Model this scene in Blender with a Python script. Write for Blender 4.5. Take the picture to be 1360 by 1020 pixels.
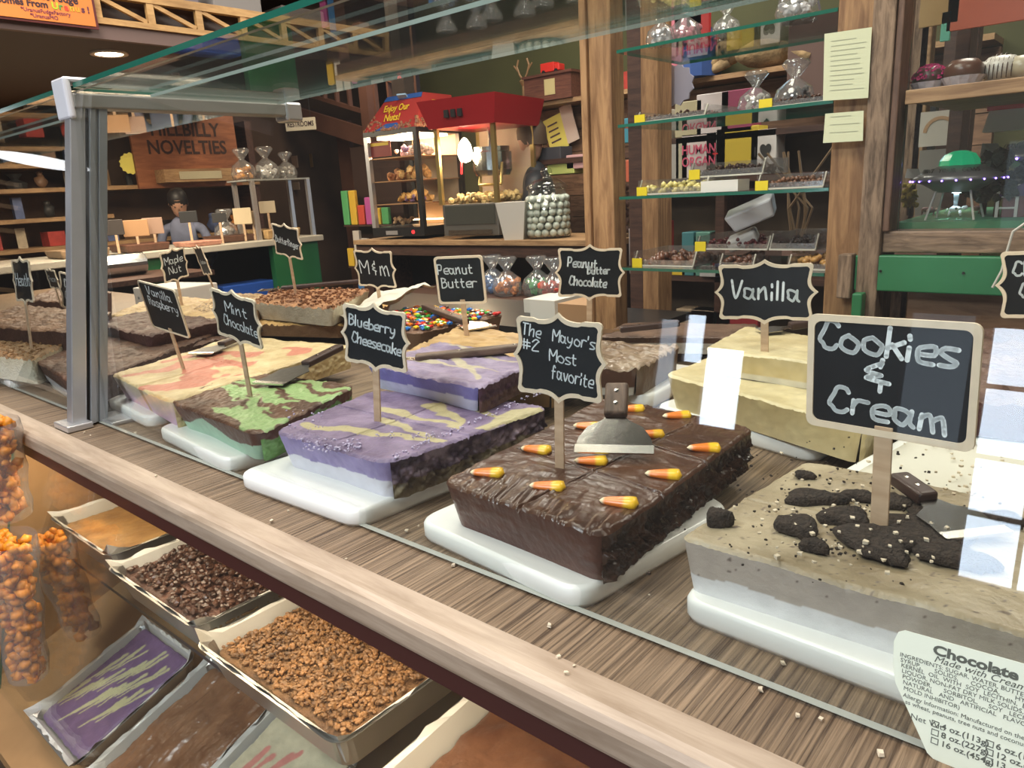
import bpy, math, random
import numpy as np
from mathutils import Matrix, Vector
random.seed(7); rng=np.random.default_rng(7)
for o in list(bpy.data.objects): bpy.data.objects.remove(o)
S=bpy.context.scene; COL=S.collection
# ---------------------------------------------------------------- camera
CH=0.42; FPX=974.674
AX=np.array([[0.7597,0.1250,-0.6382],[0.6478,-0.2307,0.7260],[-0.0565,-0.9650,-0.2563]])
def _n(v): return v/np.linalg.norm(v)
_x=np.array([-1160.,-191.,FPX]); _y=np.array([870.,-310.,FPX])
_X=-_n(_x); _Y=_n(_y); _Z=_n(np.cross(_X,_Y)); _Y=np.cross(_Z,_X); AX=np.array([_X,_Y,_Z])
cam=bpy.data.cameras.new('camera'); co=bpy.data.objects.new('camera',cam); COL.objects.link(co)
M=Matrix.Identity(4)
for i in range(3):
    M[i][0]=AX[i][0]; M[i][1]=-AX[i][1]; M[i][2]=-AX[i][2]
M[2][3]=CH; co.matrix_world=M
cam.sensor_width=36; cam.lens=FPX/1360*36; cam.clip_start=.02; cam.clip_end=60
S.camera=co
def _ray(px,py): return AX@np.array([px-680.,py-510.,FPX])
def G(px,py,z=0.):
    d=_ray(px,py); t=(z-CH)/d[2]; return Vector((t*d[0],t*d[1],z))
def VY(px,py,y):
    d=_ray(px,py); t=y/d[1]; return Vector((t*d[0],y,CH+t*d[2]))
def VX(px,py,x):
    d=_ray(px,py); t=x/d[0]; return Vector((x,t*d[1],CH+t*d[2]))
# ---------------------------------------------------------------- world, exposure
w=bpy.data.worlds.new('world'); S.world=w; w.use_nodes=True
w.node_tree.nodes['Background'].inputs[0].default_value=(.75,.86,1,1)
w.node_tree.nodes['Background'].inputs[1].default_value=.6
S.view_settings.view_transform='Standard'; S.view_settings.look='None'
S.view_settings.exposure=0.25; S.view_settings.gamma=1; S.view_settings.use_curve_mapping=False
S.cycles.transparent_max_bounces=24; S.cycles.max_bounces=7; S.cycles.diffuse_bounces=3; S.cycles.glossy_bounces=4
S.cycles.caustics_reflective=False; S.cycles.caustics_refractive=False; S.cycles.sample_clamp_indirect=4
def area(name,loc,size,power,color,rot=(0,0,0),sy=None):
    l=bpy.data.lights.new(name,'AREA'); l.energy=power; l.color=color; l.size=size
    if sy: l.shape='RECTANGLE'; l.size_y=sy
    o=bpy.data.objects.new(name,l); COL.objects.link(o); o.location=loc; o.rotation_euler=rot; return o
WARM=(1,.80,.58)
CEIL=[(-1.2,.75,2.1,1.1,42),(.9,.2,2.1,.8,24),(-3.0,.9,2.1,.8,36),(-2.2,2.9,2.1,.8,44),(-.3,2.7,2.1,.8,40),(-1.0,-1.3,2.1,1.0,85)]
for i,(x,y,z,s,p) in enumerate(CEIL): area('ceiling_lamp_light',(x,y,z),s,p,(.92,.96,1) if i==5 else (1,.91,.79))
area('mezzanine_lamp_light',(-4.8,1.9,1.12),1.0,60,WARM)
area('hall_fill_light',(-5.0,4.0,2.1),.7,34,WARM)  # added area light that brightens the stair and hall, no lamp there
area('case_fill_light',(-.9,.50,-.066),2.0,5.5,(1,.80,.56),(math.radians(-12),0,0),.04)  # added warm fill under the rail to brighten the lower trays
# ---------------------------------------------------------------- materials
MATS={}
def nodes(m):
    m.use_nodes=True; return m.node_tree.nodes,m.node_tree.links
def mat(name,col,rough=.5,metal=0.,bump=0.,bs=60.,var=0.,vs=8.,spec=.5,emit=None,es=1.,sss=0.,coat=0.,stretch=None,attr=False,alpha=None):
    if name in MATS: return MATS[name]
    m=bpy.data.materials.new(name); N,L=nodes(m); b=N['Principled BSDF']; MATS[name]=m
    b.inputs['Base Color'].default_value=(*col,1); b.inputs['Roughness'].default_value=rough
    b.inputs['Metallic'].default_value=metal; b.inputs['Specular IOR Level'].default_value=spec
    if coat: b.inputs['Coat Weight'].default_value=coat; b.inputs['Coat Roughness'].default_value=.15
    if sss:
        b.inputs['Subsurface Weight'].default_value=sss; b.inputs['Subsurface Radius'].default_value=(.01,.006,.004); b.inputs['Subsurface Scale'].default_value=1
    if emit: b.inputs['Emission Color'].default_value=(*emit,1); b.inputs['Emission Strength'].default_value=es
    src=None
    tc=N.new('ShaderNodeTexCoord'); mp=N.new('ShaderNodeMapping'); L.new(tc.outputs['Object'],mp.inputs[0])
    if stretch: mp.inputs['Scale'].default_value=stretch
    if attr:
        a=N.new('ShaderNodeAttribute'); a.attribute_name='Col'; src=a.outputs['Color']
    if var:
        n=N.new('ShaderNodeTexNoise'); n.inputs['Scale'].default_value=vs; n.inputs['Detail'].default_value=6; L.new(mp.outputs[0],n.inputs['Vector'])
        r=N.new('ShaderNodeMapRange'); r.inputs[1].default_value=.3; r.inputs[2].default_value=.7; r.inputs[3].default_value=1-var; r.inputs[4].default_value=1+var*.6
        L.new(n.outputs['Fac'],r.inputs[0])
        x=N.new('ShaderNodeVectorMath'); x.operation='SCALE'
        if src: L.new(src,x.inputs[0])
        else: x.inputs[0].default_value=col
        L.new(r.outputs[0],x.inputs['Scale']); src=x.outputs[0]
    if src: L.new(src,b.inputs['Base Color'])
    if bump:
        n=N.new('ShaderNodeTexNoise'); n.inputs['Scale'].default_value=bs; n.inputs['Detail'].default_value=5; L.new(mp.outputs[0],n.inputs['Vector'])
        u=N.new('ShaderNodeBump'); u.inputs['Strength'].default_value=min(1,bump); u.inputs['Distance'].default_value=.003*max(1,bump); L.new(n.outputs['Fac'],u.inputs['Height']); L.new(u.outputs[0],b.inputs['Normal'])
    return m
def wood(name,c1,c2,axis=0,scale=9.,rough=.55,ratio=14.,bump=.35,seam=None):
    """grain running along local axis"""
    if name in MATS: return MATS[name]
    m=bpy.data.materials.new(name); N,L=nodes(m); b=N['Principled BSDF']; MATS[name]=m
    b.inputs['Roughness'].default_value=rough
    tc=N.new('ShaderNodeTexCoord'); mp=N.new('ShaderNodeMapping'); L.new(tc.outputs['Object'],mp.inputs[0])
    sc=[1.,1.,1.]
    for i in range(3): sc[i]=1. if i==axis else ratio
    mp.inputs['Scale'].default_value=sc
    n=N.new('ShaderNodeTexNoise'); n.inputs['Scale'].default_value=scale; n.inputs['Detail'].default_value=9; n.inputs['Roughness'].default_value=.65; n.inputs['Distortion'].default_value=.5
    L.new(mp.outputs[0],n.inputs['Vector'])
    cr=N.new('ShaderNodeValToRGB'); e=cr.color_ramp.elements; e[0].position=.36; e[0].color=(*c1,1); e[1].position=.62; e[1].color=(*c2,1)
    L.new(n.outputs['Fac'],cr.inputs[0])
    n2=N.new('ShaderNodeTexNoise'); n2.inputs['Scale'].default_value=scale*.4; n2.inputs['Detail'].default_value=3; L.new(tc.outputs['Object'],n2.inputs['Vector'])
    r=N.new('ShaderNodeMapRange'); r.inputs[1].default_value=.3; r.inputs[2].default_value=.7; r.inputs[3].default_value=.78; r.inputs[4].default_value=1.18; L.new(n2.outputs['Fac'],r.inputs[0])
    x=N.new('ShaderNodeVectorMath'); x.operation='SCALE'; L.new(cr.outputs[0],x.inputs[0]); L.new(r.outputs[0],x.inputs['Scale']); L.new(x.outputs[0],b.inputs['Base Color'])
    u=N.new('ShaderNodeBump'); u.inputs['Strength'].default_value=bump; u.inputs['Distance'].default_value=.002; L.new(n.outputs['Fac'],u.inputs['Height']); L.new(u.outputs[0],b.inputs['Normal'])
    return m
def glassmat(name,tint=(1,1,1),boost=1.,rough=0.0,haze=0.):
    if name in MATS: return MATS[name]
    m=bpy.data.materials.new(name); N,L=nodes(m); MATS[name]=m
    N.remove(N['Principled BSDF']); out=N['Material Output']
    lw=N.new('ShaderNodeLayerWeight'); lw.inputs[0].default_value=.5
    p=N.new('ShaderNodeMath'); p.operation='POWER'; L.new(lw.outputs['Facing'],p.inputs[0]); p.inputs[1].default_value=5
    a=N.new('ShaderNodeMath'); a.operation='MULTIPLY_ADD'; L.new(p.outputs[0],a.inputs[0]); a.inputs[1].default_value=.95; a.inputs[2].default_value=.045*boost
    t=N.new('ShaderNodeBsdfTransparent'); t.inputs[0].default_value=(*tint,1)
    g=N.new('ShaderNodeBsdfGlossy'); g.inputs['Roughness'].default_value=rough
    mx=N.new('ShaderNodeMixShader'); L.new(a.outputs[0],mx.inputs[0]); L.new(t.outputs[0],mx.inputs[1]); L.new(g.outputs[0],mx.inputs[2])
    last=mx
    if haze:
        d=N.new('ShaderNodeBsdfDiffuse'); d.inputs[0].default_value=(.9,.9,.9,1); m2=N.new('ShaderNodeMixShader'); m2.inputs[0].default_value=haze
        L.new(mx.outputs[0],m2.inputs[1]); L.new(d.outputs[0],m2.inputs[2]); last=m2
    L.new(last.outputs[0],out.inputs[0]); return m
GLASS=glassmat('clear_glass',(.97,.985,.975),haze=.004)
PLASTIC=glassmat('clear_plastic',(.93,.93,.93),boost=2.5,rough=.12,haze=.06)
BAG=glassmat('cellophane',(.95,.95,.95),boost=3.,rough=.12,haze=.10)
JARG=glassmat('jar_glass',(.93,.95,.94),boost=2.,rough=.02)
EDGE=mat('green_glass_edge',(.02,.13,.09),.15,spec=.8)
EDGE2=mat('pale_glass_edge',(.35,.42,.38),.2,spec=.8)
def emis(name,col,s):
    if name in MATS: return MATS[name]
    m=bpy.data.materials.new(name); N,L=nodes(m); MATS[name]=m
    N.remove(N['Principled BSDF']); e=N.new('ShaderNodeEmission'); e.inputs[0].default_value=(*col,1); e.inputs[1].default_value=s
    L.new(e.outputs[0],N['Material Output'].inputs[0]); return m
# ---------------------------------------------------------------- mesh helpers
class B:
    def __init__(s): s.v=[]; s.f=[]; s.m=[]
    def add(s,v,f,mi=0,X=None):
        o=len(s.v)
        s.v+=[tuple(X@Vector(p)) if X else tuple(p) for p in v]
        s.f+=[tuple(i+o for i in q) for q in f]; s.m+=[mi]*len(f); return s
    def box(s,x0,x1,y0,y1,z0,z1,mi=0,X=None,tx=0.,ty=0.):
        v=[(x0+tx,y0+ty,z0),(x1-tx,y0+ty,z0),(x1-tx,y1-ty,z0),(x0+tx,y1-ty,z0),(x0,y0,z1),(x1,y0,z1),(x1,y1,z1),(x0,y1,z1)]
        return s.add(v,[(3,2,1,0),(4,5,6,7),(0,1,5,4),(1,2,6,5),(2,3,7,6),(3,0,4,7)],mi,X)
    def cbox(s,c,d,mi=0,X=None): return s.box(c[0]-d[0]/2,c[0]+d[0]/2,c[1]-d[1]/2,c[1]+d[1]/2,c[2]-d[2]/2,c[2]+d[2]/2,mi,X)
    def rod(s,p,q,r0,r1=None,n=8,mi=0):
        p=Vector(p);q=Vector(q);r1=r0 if r1 is None else r1
        d=(q-p).normalized(); a=d.orthogonal().normalized(); b=d.cross(a)
        v=[]
        for c,r in((p,r0),(q,r1)):
            for i in range(n):
                t=2*math.pi*i/n; v.append(c+a*math.cos(t)*r+b*math.sin(t)*r)
        f=[(i,(i+1)%n,n+(i+1)%n,n+i) for i in range(n)]+[tuple(range(n-1,-1,-1)),tuple(range(n,2*n))]
        return s.add(v,f,mi)
    def beam(s,p,q,w,h,mi=0,up=(0,0,1)):
        p=Vector(p);q=Vector(q); d=(q-p).normalized(); a=d.cross(Vector(up)).normalized(); b=a.cross(d)
        v=[c+a*sx*w/2+b*sz*h/2 for c in(p,q) for sx,sz in((-1,-1),(1,-1),(1,1),(-1,1))]
        return s.add(v,[(3,2,1,0),(4,5,6,7),(0,1,5,4),(1,2,6,5),(2,3,7,6),(3,0,4,7)],mi)
    def path(s,pts,r,n=6,mi=0):
        for a,b in zip(pts,pts[1:]): s.rod(a,b,r,r,n,mi)
        return s
    def lathe(s,prof,n=20,c=(0,0,0),mi=0,X=None):
        v=[];m=len(prof)
        for i in range(n):
            t=2*math.pi*i/n
            for r,z in prof: v.append((c[0]+r*math.cos(t),c[1]+r*math.sin(t),c[2]+z))
        f=[(i*m+j,((i+1)%n)*m+j,((i+1)%n)*m+j+1,i*m+j+1) for i in range(n) for j in range(m-1)]
        return s.add(v,f,mi,X)
    def prism(s,poly,t0,t1,X=None,mi=0):
        """poly in x,z plane, extruded in y"""
        n=len(poly); v=[(x,t0,z) for x,z in poly]+[(x,t1,z) for x,z in poly]
        f=[tuple(range(n)),tuple(range(2*n-1,n-1,-1))]+[(i,n+i,n+(i+1)%n,(i+1)%n) for i in range(n)]
        return s.add(v,f,mi,X)
    def blob(s,c,r,seed=0,j=.25,sub=1,sq=(1,1,1),mi=0):
        bv,bf=ICO[sub]; R=random.Random(seed)
        a=R.random()*6.28; ca,sa=math.cos(a),math.sin(a)
        v=[]
        for p in bv:
            k=r*(1+R.uniform(-j,j)); x,y,z=p[0]*k*sq[0],p[1]*k*sq[1],p[2]*k*sq[2]
            v.append((c[0]+x*ca-y*sa,c[1]+x*sa+y*ca,c[2]+z))
        return s.add(v,bf,mi)
    def make(s,name,mats,parent=None,loc=None,smooth=False,bevel=0.,seg=2,rot=None):
        me=bpy.data.meshes.new(name); me.from_pydata(s.v,[],s.f)
        if not isinstance(mats,(list,tuple)): mats=[mats]
        for m in mats: me.materials.append(m)
        if len(mats)>1: me.polygons.foreach_set('material_index',s.m)
        if smooth: me.polygons.foreach_set('use_smooth',[True]*len(s.f))
        me.update(); o=bpy.data.objects.new(name,me); COL.objects.link(o)
        if parent: o.parent=parent
        if loc is not None: o.location=loc
        if rot is not None: o.rotation_euler=rot
        if bevel:
            b=o.modifiers.new('bevel','BEVEL'); b.width=bevel; b.segments=seg; b.limit_method='ANGLE'; b.angle_limit=.6
        return o
import bmesh
ICO={}
for sub in (0,1,2):
    bm=bmesh.new(); bmesh.ops.create_icosphere(bm,subdivisions=max(1,sub),radius=1) if sub else bmesh.ops.create_cube(bm,size=1.3)
    ICO[sub]=([tuple(v.co) for v in bm.verts],[tuple(v.index for v in f.verts) for f in bm.faces]); bm.free()
def thing(name,label,cat,loc=(0,0,0),rz=0.,group=None,rot=None):
    o=bpy.data.objects.new(name,None); COL.objects.link(o); o.empty_display_size=.02
    o.location=loc; o.rotation_euler=rot if rot else (0,0,rz); o['label']=label; o['category']=cat; o['kind']='thing'
    if group: o['group']=group
    return o
def tag(o,label,cat,group=None,kind='thing'):
    o['label']=label; o['category']=cat; o['kind']=kind
    if group: o['group']=group
    return o
def struct(o,label=None):
    o['kind']='structure'
    if label: o['label']=label
    return o
def dup(root,loc,label,rz=None,group=None):
    r=root.copy(); COL.objects.link(r); r.location=loc; r['label']=label
    if rz is not None: r.rotation_euler=(0,0,rz)
    if group: r['group']=group
    def rec(a,b):
        for ch in list(a.children):
            c=ch.copy(); COL.objects.link(c); c.parent=b; rec(ch,c)
    rec(root,r); return r
FONT=None
def text(s,size,m,parent=None,loc=(0,0,0),rot=(math.pi/2,0,0),name='lettering',sx=1.,ext=.0006,align='CENTER',bold=0.,space=1.,shear=0.):
    c=bpy.data.curves.new(name,'FONT'); c.body=s; c.size=size; c.extrude=ext; c.align_x=align; c.align_y='CENTER'; c.offset=bold; c.space_line=space; c.resolution_u=3
    o=bpy.data.objects.new(name,c); COL.objects.link(o); c.materials.append(m); c.shear=shear
    me=bpy.data.meshes.new_from_object(o); bpy.data.objects.remove(o); o=bpy.data.objects.new(name,me); COL.objects.link(o)
    if parent: o.parent=parent
    o.location=loc; o.rotation_euler=rot; o.scale=(sx,1,1); return o
# numpy noise
def _h(i,j,k,s):
    n=(i*374761393+j*668265263+k*2147483647+s*974634777)&0xffffffff
    n=((n^(n>>13))*1274126177)&0xffffffff; n=n^(n>>16); return (n&0xffffff)/float(0xffffff)
def vnoise(p,s=0):
    p=np.asarray(p,float); i=np.floor(p).astype(np.int64); f=p-i; f=f*f*(3-2*f)
    r=0
    for dx in(0,1):
        for dy in(0,1):
            for dz in(0,1):
                wt=(f[:,0] if dx else 1-f[:,0])*(f[:,1] if dy else 1-f[:,1])*(f[:,2] if dz else 1-f[:,2])
                r=r+wt*_h(i[:,0]+dx,i[:,1]+dy,i[:,2]+dz,s)
    return r*2-1
def fbm(p,s=0,o=3):
    r=0;a=1.;t=0
    for k in range(o): r=r+a*vnoise(np.asarray(p)*(2**k),s+k*17); t+=a; a*=.5
    return r/t
def gridfaces(nu,nv,off=0,flip=False):
    a=np.arange(nu*(nv)).reshape(nu,nv)[:, :]
    a=np.arange((nu+1)*(nv+1)).reshape(nu+1,nv+1)+off
    q=np.stack([a[:-1,:-1],a[1:,:-1],a[1:,1:],a[:-1,1:]],-1).reshape(-1,4)
    return q[:,::-1] if flip else q
def npmesh(name,V,F,C,m,parent=None,smooth=True):
    me=bpy.data.meshes.new(name); me.vertices.add(len(V)); me.vertices.foreach_set('co',V.astype(np.float32).ravel())
    me.loops.add(F.size); me.loops.foreach_set('vertex_index',F.astype(np.int32).ravel())
    me.polygons.add(len(F)); me.polygons.foreach_set('loop_start',np.arange(0,F.size,4,dtype=np.int32))
    me.update(calc_edges=True); me.validate()
    if C is not None:
        a=me.color_attributes.new('Col','FLOAT_COLOR','POINT'); a.data.foreach_set('color',np.c_[C,np.ones(len(C))].astype(np.float32).ravel())
    me.polygons.foreach_set('use_smooth',[smooth]*len(me.polygons))
    me.materials.append(m); o=bpy.data.objects.new(name,me); COL.objects.link(o)
    if parent: o.parent=parent
    return o
def roundcorner(U,Vv,W,D,r):
    """U,V in 0..1 -> rounded rectangle, metres sizes W,D"""
    x=U*W; y=Vv*D
    for cx,cy,sx,sy in((r,r,-1,-1),(W-r,r,1,-1),(r,D-r,-1,1),(W-r,D-r,1,1)):
        dx=(x-cx)*sx; dy=(y-cy)*sy; k=(dx>0)&(dy>0)
        mxx=np.maximum(dx,dy); l=np.hypot(dx,dy)+1e-9; s=np.where(k,mxx/l,1.)
        x=np.where(k,cx+dx*s*sx,x); y=np.where(k,cy+dy*s*sy,y)
    return x/W,y/D
def slab(name,quad,z0,z1,topcol,sidecol,m,n=90,taper=.014,r=.02,topd=None,rough=(.0006,.0006,.0006,.0006),side_d=None,parent=None,bev=.004,micro=1.):
    """quad FL,FR,BR,BL (xy). topcol(u,v,P)->rgb ; sidecol(side,s,t,P)->rgb ; side 0 front 1 right 2 back 3 left"""
    Q=np.array([[q[0],q[1]] for q in quad],float)
    W=np.linalg.norm(Q[1]-Q[0]); D=np.linalg.norm(Q[3]-Q[0])
    def bil(u,v):
        u=u[:,None];v=v[:,None]; return Q[0]*(1-u)*(1-v)+Q[1]*u*(1-v)+Q[2]*u*v+Q[3]*(1-u)*v
    nu=n; nv=max(8,int(n*D/W))
    uu,vv=np.meshgrid(np.linspace(0,1,nu+1),np.linspace(0,1,nv+1),indexing='ij'); uu=uu.ravel(); vv=vv.ravel()
    cen=Q.mean(0)
    def top(u,v,mk=1.):
        U,Vq=roundcorner(u,v,W,D,r); P=bil(U,Vq)
        e=np.minimum(np.minimum(u,1-u)*W,np.minimum(v,1-v)*D)
        z=z1-bev*np.clip(1-e/bev/1.5,0,1)**2
        z=z+fbm(np.c_[P*14,z*0],3)*.0026+mk*micro*(fbm(np.c_[P*130,z*0],13)*.0009+np.abs(fbm(np.c_[P*260,z*0],15))*np.clip(1-e/.012,0,1)*.0035)
        if topd is not None and mk>0: z=z+topd(u,v,P)
        wob=fbm(np.c_[P*70,z*0],9)*.0028
        d=P-cen; d/=np.linalg.norm(d,axis=1)[:,None]+1e-9
        k=np.clip(1-e/.008,0,1)
        P=P+d*(wob*k*mk*(.4+.6*micro))[:,None]
        return np.c_[P,z]
    T=top(uu,vv); V=[T]; F=[gridfaces(nu,nv)]; C=[topcol(uu,vv,T)]
    off=len(T); nt=14 if n<150 else 26
    for side in range(4):
        ns=nu if side in(0,2) else nv
        s,t=np.meshgrid(np.linspace(0,1,ns+1),np.linspace(0,1,nt+1),indexing='ij'); s=s.ravel();t=t.ravel()
        u,v=[(s,0*s),(0*s+1,s),(1-s,0*s+1),(0*s,1-s)][side]
        P=top(u,v,0.); P=P+(top(u,v)-P)*np.exp(-t*9)[:,None]; d=P[:,:2]-cen; 
        nrm=np.array([Q[1]-Q[0],Q[2]-Q[1],Q[3]-Q[2],Q[0]-Q[3]][side]); nrm=nrm/np.linalg.norm(nrm); nrm=np.array([nrm[1],-nrm[0]])
        d/=np.linalg.norm(d,axis=1)[:,None]
        tp=np.clip(taper,0,1) if not isinstance(taper,(list,tuple)) else taper[side]
        X=P.copy()
        env=np.sin(np.clip(t,0,1)*math.pi*.9+.0)*np.clip(np.minimum(s,1-s)*ns/3,0,1)
        nz=fbm(np.c_[P[:,:2]*110,(t*(z1-z0)*110)],21+side,5)*rough[side]
        shr=(t*tp)
        # shrink toward centre on both axes with taper
        X[:,:2]=X[:,:2]-d*shr[:,None]*1.15+nrm*(nz*env)[:,None]
        X[:,2]=P[:,2]*(1-t)+z0*t
        V.append(X); F.append(gridfaces(ns,nt,off,True)); C.append(sidecol(side,s,t,X)); off+=len(X)
    return npmesh(name,np.concatenate(V),np.concatenate(F),np.concatenate(C),m,parent)
def capsule(u,v,a,b,r0,r1):
    """mask of tapered stroke"""
    ax,ay=a;bx,by=b; dx,dy=bx-ax,by-ay; L=dx*dx+dy*dy
    t=np.clip(((u-ax)*dx+(v-ay)*dy)/L,0,1); d=np.hypot(u-ax-t*dx,v-ay-t*dy); r=r0+(r1-r0)*t
    return np.clip((r-d)/.006+.5,0,1)
def lerp(a,b,t): t=np.asarray(t)[:,None]; return np.array(a)*(1-t)+np.array(b)*t
def const(c): return lambda *a: np.tile(np.array(c,float),(len(a[-1]),1))
# ================================================================ ROOM
W_DECK=wood('deck_laminate',(.050,.028,.015),(.29,.20,.125),axis=1,scale=4.5,ratio=60,rough=.5,bump=.8)
W_TRIM=wood('pale_edge_wood',(.30,.22,.155),(.45,.35,.265),axis=0,scale=5,ratio=10,rough=.42,bump=.15)
W_POST=wood('knotty_pine',(.20,.095,.038),(.42,.235,.105),axis=2,scale=6,ratio=9,rough=.6,bump=.5)
W_ROUGH=wood('rough_sawn_wood',(.11,.07,.045),(.33,.225,.15),axis=2,scale=14,ratio=7,rough=.8,bump=1.)
W_SHELF=wood('shelf_pine',(.24,.13,.06),(.42,.26,.13),axis=0,scale=8,ratio=9,rough=.6)
W_SHELFY=wood('shelf_pine_side',(.24,.13,.06),(.40,.25,.12),axis=1,scale=8,ratio=9,rough=.6)
W_DARK=wood('dark_stained_wood',(.035,.014,.009),(.08,.035,.022),axis=0,scale=7,ratio=9,rough=.55)
W_LATT=wood('lattice_pine',(.36,.20,.075),(.55,.34,.14),axis=1,scale=6,ratio=6,rough=.6)
W_BACK=wood('back_plank_wood',(.10,.05,.028),(.23,.125,.07),axis=0,scale=5,ratio=9,rough=.6)
W_STICK=wood('stick_wood',(.50,.33,.20),(.66,.47,.31),axis=2,scale=40,ratio=.12,rough=.6,bump=.1)
OLIVE=mat('olive_wall_paint',(.060,.062,.018),.7,var=.15,vs=3)
DKBR=mat('dark_brown_paint',(.035,.015,.010),.5,var=.2,vs=4)
DKRED=mat('dark_red_brown',(.055,.014,.012),.45)
BLACK=mat('black_paint',(.012,.012,.013),.35)
WHITE=mat('white_plastic_board',(.86,.86,.82),.28,sss=.0,spec=.5)
PAPERW=mat('white_paper',(.72,.70,.64),.6,bump=.3,bs=40)
GREEN=mat('green_paint',(.018,.16,.055),.45,var=.15,vs=6)
ALU=mat('brushed_aluminium',(.60,.60,.62),.32,metal=.75,var=.04,vs=20)
STEEL=mat('polished_steel',(.55,.54,.52),.18,metal=1.)
GREY=mat('grey_plastic',(.22,.22,.22),.4)
def room():
    struct(B().box(-7.2,3.2,-3.6,6.4,-1.0,-.95).make('floor',wood('floor_boards',(.05,.03,.02),(.12,.075,.045),axis=0,scale=3,ratio=8)))
    struct(B().box(-7.2,3.2,-3.6,6.4,2.25,2.3).make('ceiling',mat('dark_ceiling',(.05,.035,.028),.7,var=.2)))
    struct(B().box(-7.2,-7.1,-3.6,6.4,-.95,2.25).make('wall_left',mat('brown_wall',(.085,.048,.03),.7,var=.25,vs=3)))
    struct(B().box(3.1,3.2,-3.6,6.4,-.95,2.25).make('wall_right',OLIVE))
    struct(B().box(-4.3,3.1,4.05,4.15,-.95,2.25).make('wall_back',OLIVE))
    struct(B().box(-7.1,-4.3,6.3,6.4,-.95,2.25).make('wall_back_hall',DKBR))
    # front wall behind the photographer with daylight windows
    wx=[(-2.30,-2.17,-.15,.42,3.),(-2.12,-1.99,.17,.46,12.),(-1.97,-1.73,-.20,.27,15.),(-.88,-.60,-.10,.55,.7),(-.52,-.05,-.72,.50,11.)]
    wall=mat('shop_front_wall',(.045,.032,.025),.7)
    zs=[-.95,-.80,-.24,2.25]
    b=B(); b.box(-7.1,3.1,-3.1,-3.05,-.95,2.25); struct(b.make('wall_front',wall))
    for i,(x0,x1,z0,z1,e) in enumerate(wx):
        f=B(); t=.02
        f.box(x0-t,x0,-3.05,-3.0,z0-t,z1+t); f.box(x1,x1+t,-3.05,-3.0,z0-t,z1+t); f.box(x0,x1,-3.05,-3.0,z1,z1+t); f.box(x0,x1,-3.05,-3.0,z0-t,z0)
        if i==4:
            for zz in (-.40,-.12,.22): f.box(x0,x1,-3.05,-3.01,zz-.012,zz+.012)
            f.box(-.30,-.28,-3.05,-3.01,z0,z1)
        o=f.make('window_%d'%(i+1),W_DARK); struct(o)
        pn=B().box(x0,x1,-3.045,-3.04,z0,z1).make('pane',emis('daylight_pane_%d'%i,(.72,.84,1.0),e),parent=o); 
    # posters beside door: dim bluish things
room()
# ================================================================ DISPLAY CASE
GA=math.atan2(.078,.654)
def GL(x,s,out=0.):      # point on slanted front glass, s metres up the pane
    return Vector((x,.528+s*math.sin(GA)-out*math.cos(GA),s*math.cos(GA)+out*math.sin(GA)))
def Gpx(px,py):
    d=_ray(px,py); n=np.array([0,-math.cos(GA),math.sin(GA)]); p0=np.array([0,.528,0]); c=np.array([0,0,CH])
    t=((p0-c)@n)/(d@n); h=c+t*d; return h[0],h[2]/math.cos(GA)
def glass_pane(name,P,ax,ay,th,parent,m=GLASS,e=EDGE):
    """P origin, ax, ay edge vectors; th thickness vector"""
    P=Vector(P);ax=Vector(ax);ay=Vector(ay);th=Vector(th)
    v=[P,P+ax,P+ax+ay,P+ay]; v=v+[p+th for p in v]
    b=B(); b.add(v,[(3,2,1,0),(4,5,6,7)],0); b.add(v,[(0,1,5,4),(1,2,6,5),(2,3,7,6),(3,0,4,7)],1)
    return b.make(name,[m,e],parent)
case=thing('display_case','long glass display case with wood-look deck, pale wood edge and slanted front glass','display case',(-1.5,1.0,-.95))
cl=Vector((1.5,-1.0,.95))
def cadd(b,name,m,**k): 
    o=b.make(name,m,case,**k); o.location=cl; return o
cadd(B().box(-5.0,.9,.44,1.62,-.022,0),'deck',W_DECK)
# rounded front nosing
prof=[(.4615,.0015),(.432,.0015),(.424,-.001),(.4195,-.006),(.4175,-.012),(.4175,-.030),(.419,-.034),(.4615,-.034)]
v=[(x,y,z) for x in(-5.0,.9) for y,z in prof]; n=len(prof)
cadd(B().add(v,[tuple(range(n)),tuple(range(2*n-1,n-1,-1))]+[(i,n+i,n+(i+1)%n,(i+1)%n) for i in range(n)]),'front_edge',W_TRIM,smooth=False)
cadd(B().box(-5.0,.9,.424,.60,-.062,-.034),'under_rail',DKRED)
# lower case: end panel, back, sloping lower deck, glass shelf
TAN=mat('tan_laminate',(.42,.235,.10),.5,var=.12,vs=3)
cadd(B().box(-1.98,-1.95,.30,1.60,-.95,-.062),'end_panel',TAN,bevel=.004)
cadd(B().box(-1.95,.9,1.55,1.60,-.95,-.062),'lower_back',mat('tan_back',(.30,.17,.08),.6))
cadd(B().box(-5.0,-1.98,.44,1.55,-.95,-.062),'lower_end_cabinet',DKRED)
o=glass_pane('glass_shelf',(-1.95,.462,-.328),(2.85,0,0),(0,.7,0),(0,0,.008),case,e=mat('dark_glass_edge',(.03,.025,.02),.3)); o.location=cl
SL=math.radians(20)
def LD(x,s,h=0.): # lower deck frame: s up the slope
    return Vector((x,.317+s*math.cos(SL)-h*math.sin(SL),-.627+s*math.sin(SL)+h*math.cos(SL)))
v=[LD(-1.95,-.08),LD(.9,-.08),LD(.9,1.1),LD(-1.95,1.1)]
cadd(B().add(v+[p-Vector((0,0,.03)) for p in v],[(0,1,2,3),(7,6,5,4),(0,4,5,1),(1,5,6,2),(2,6,7,3),(3,7,4,0)]),'lower_deck',mat('brown_lower_deck',(.36,.20,.085),.5,var=.2))
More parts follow.
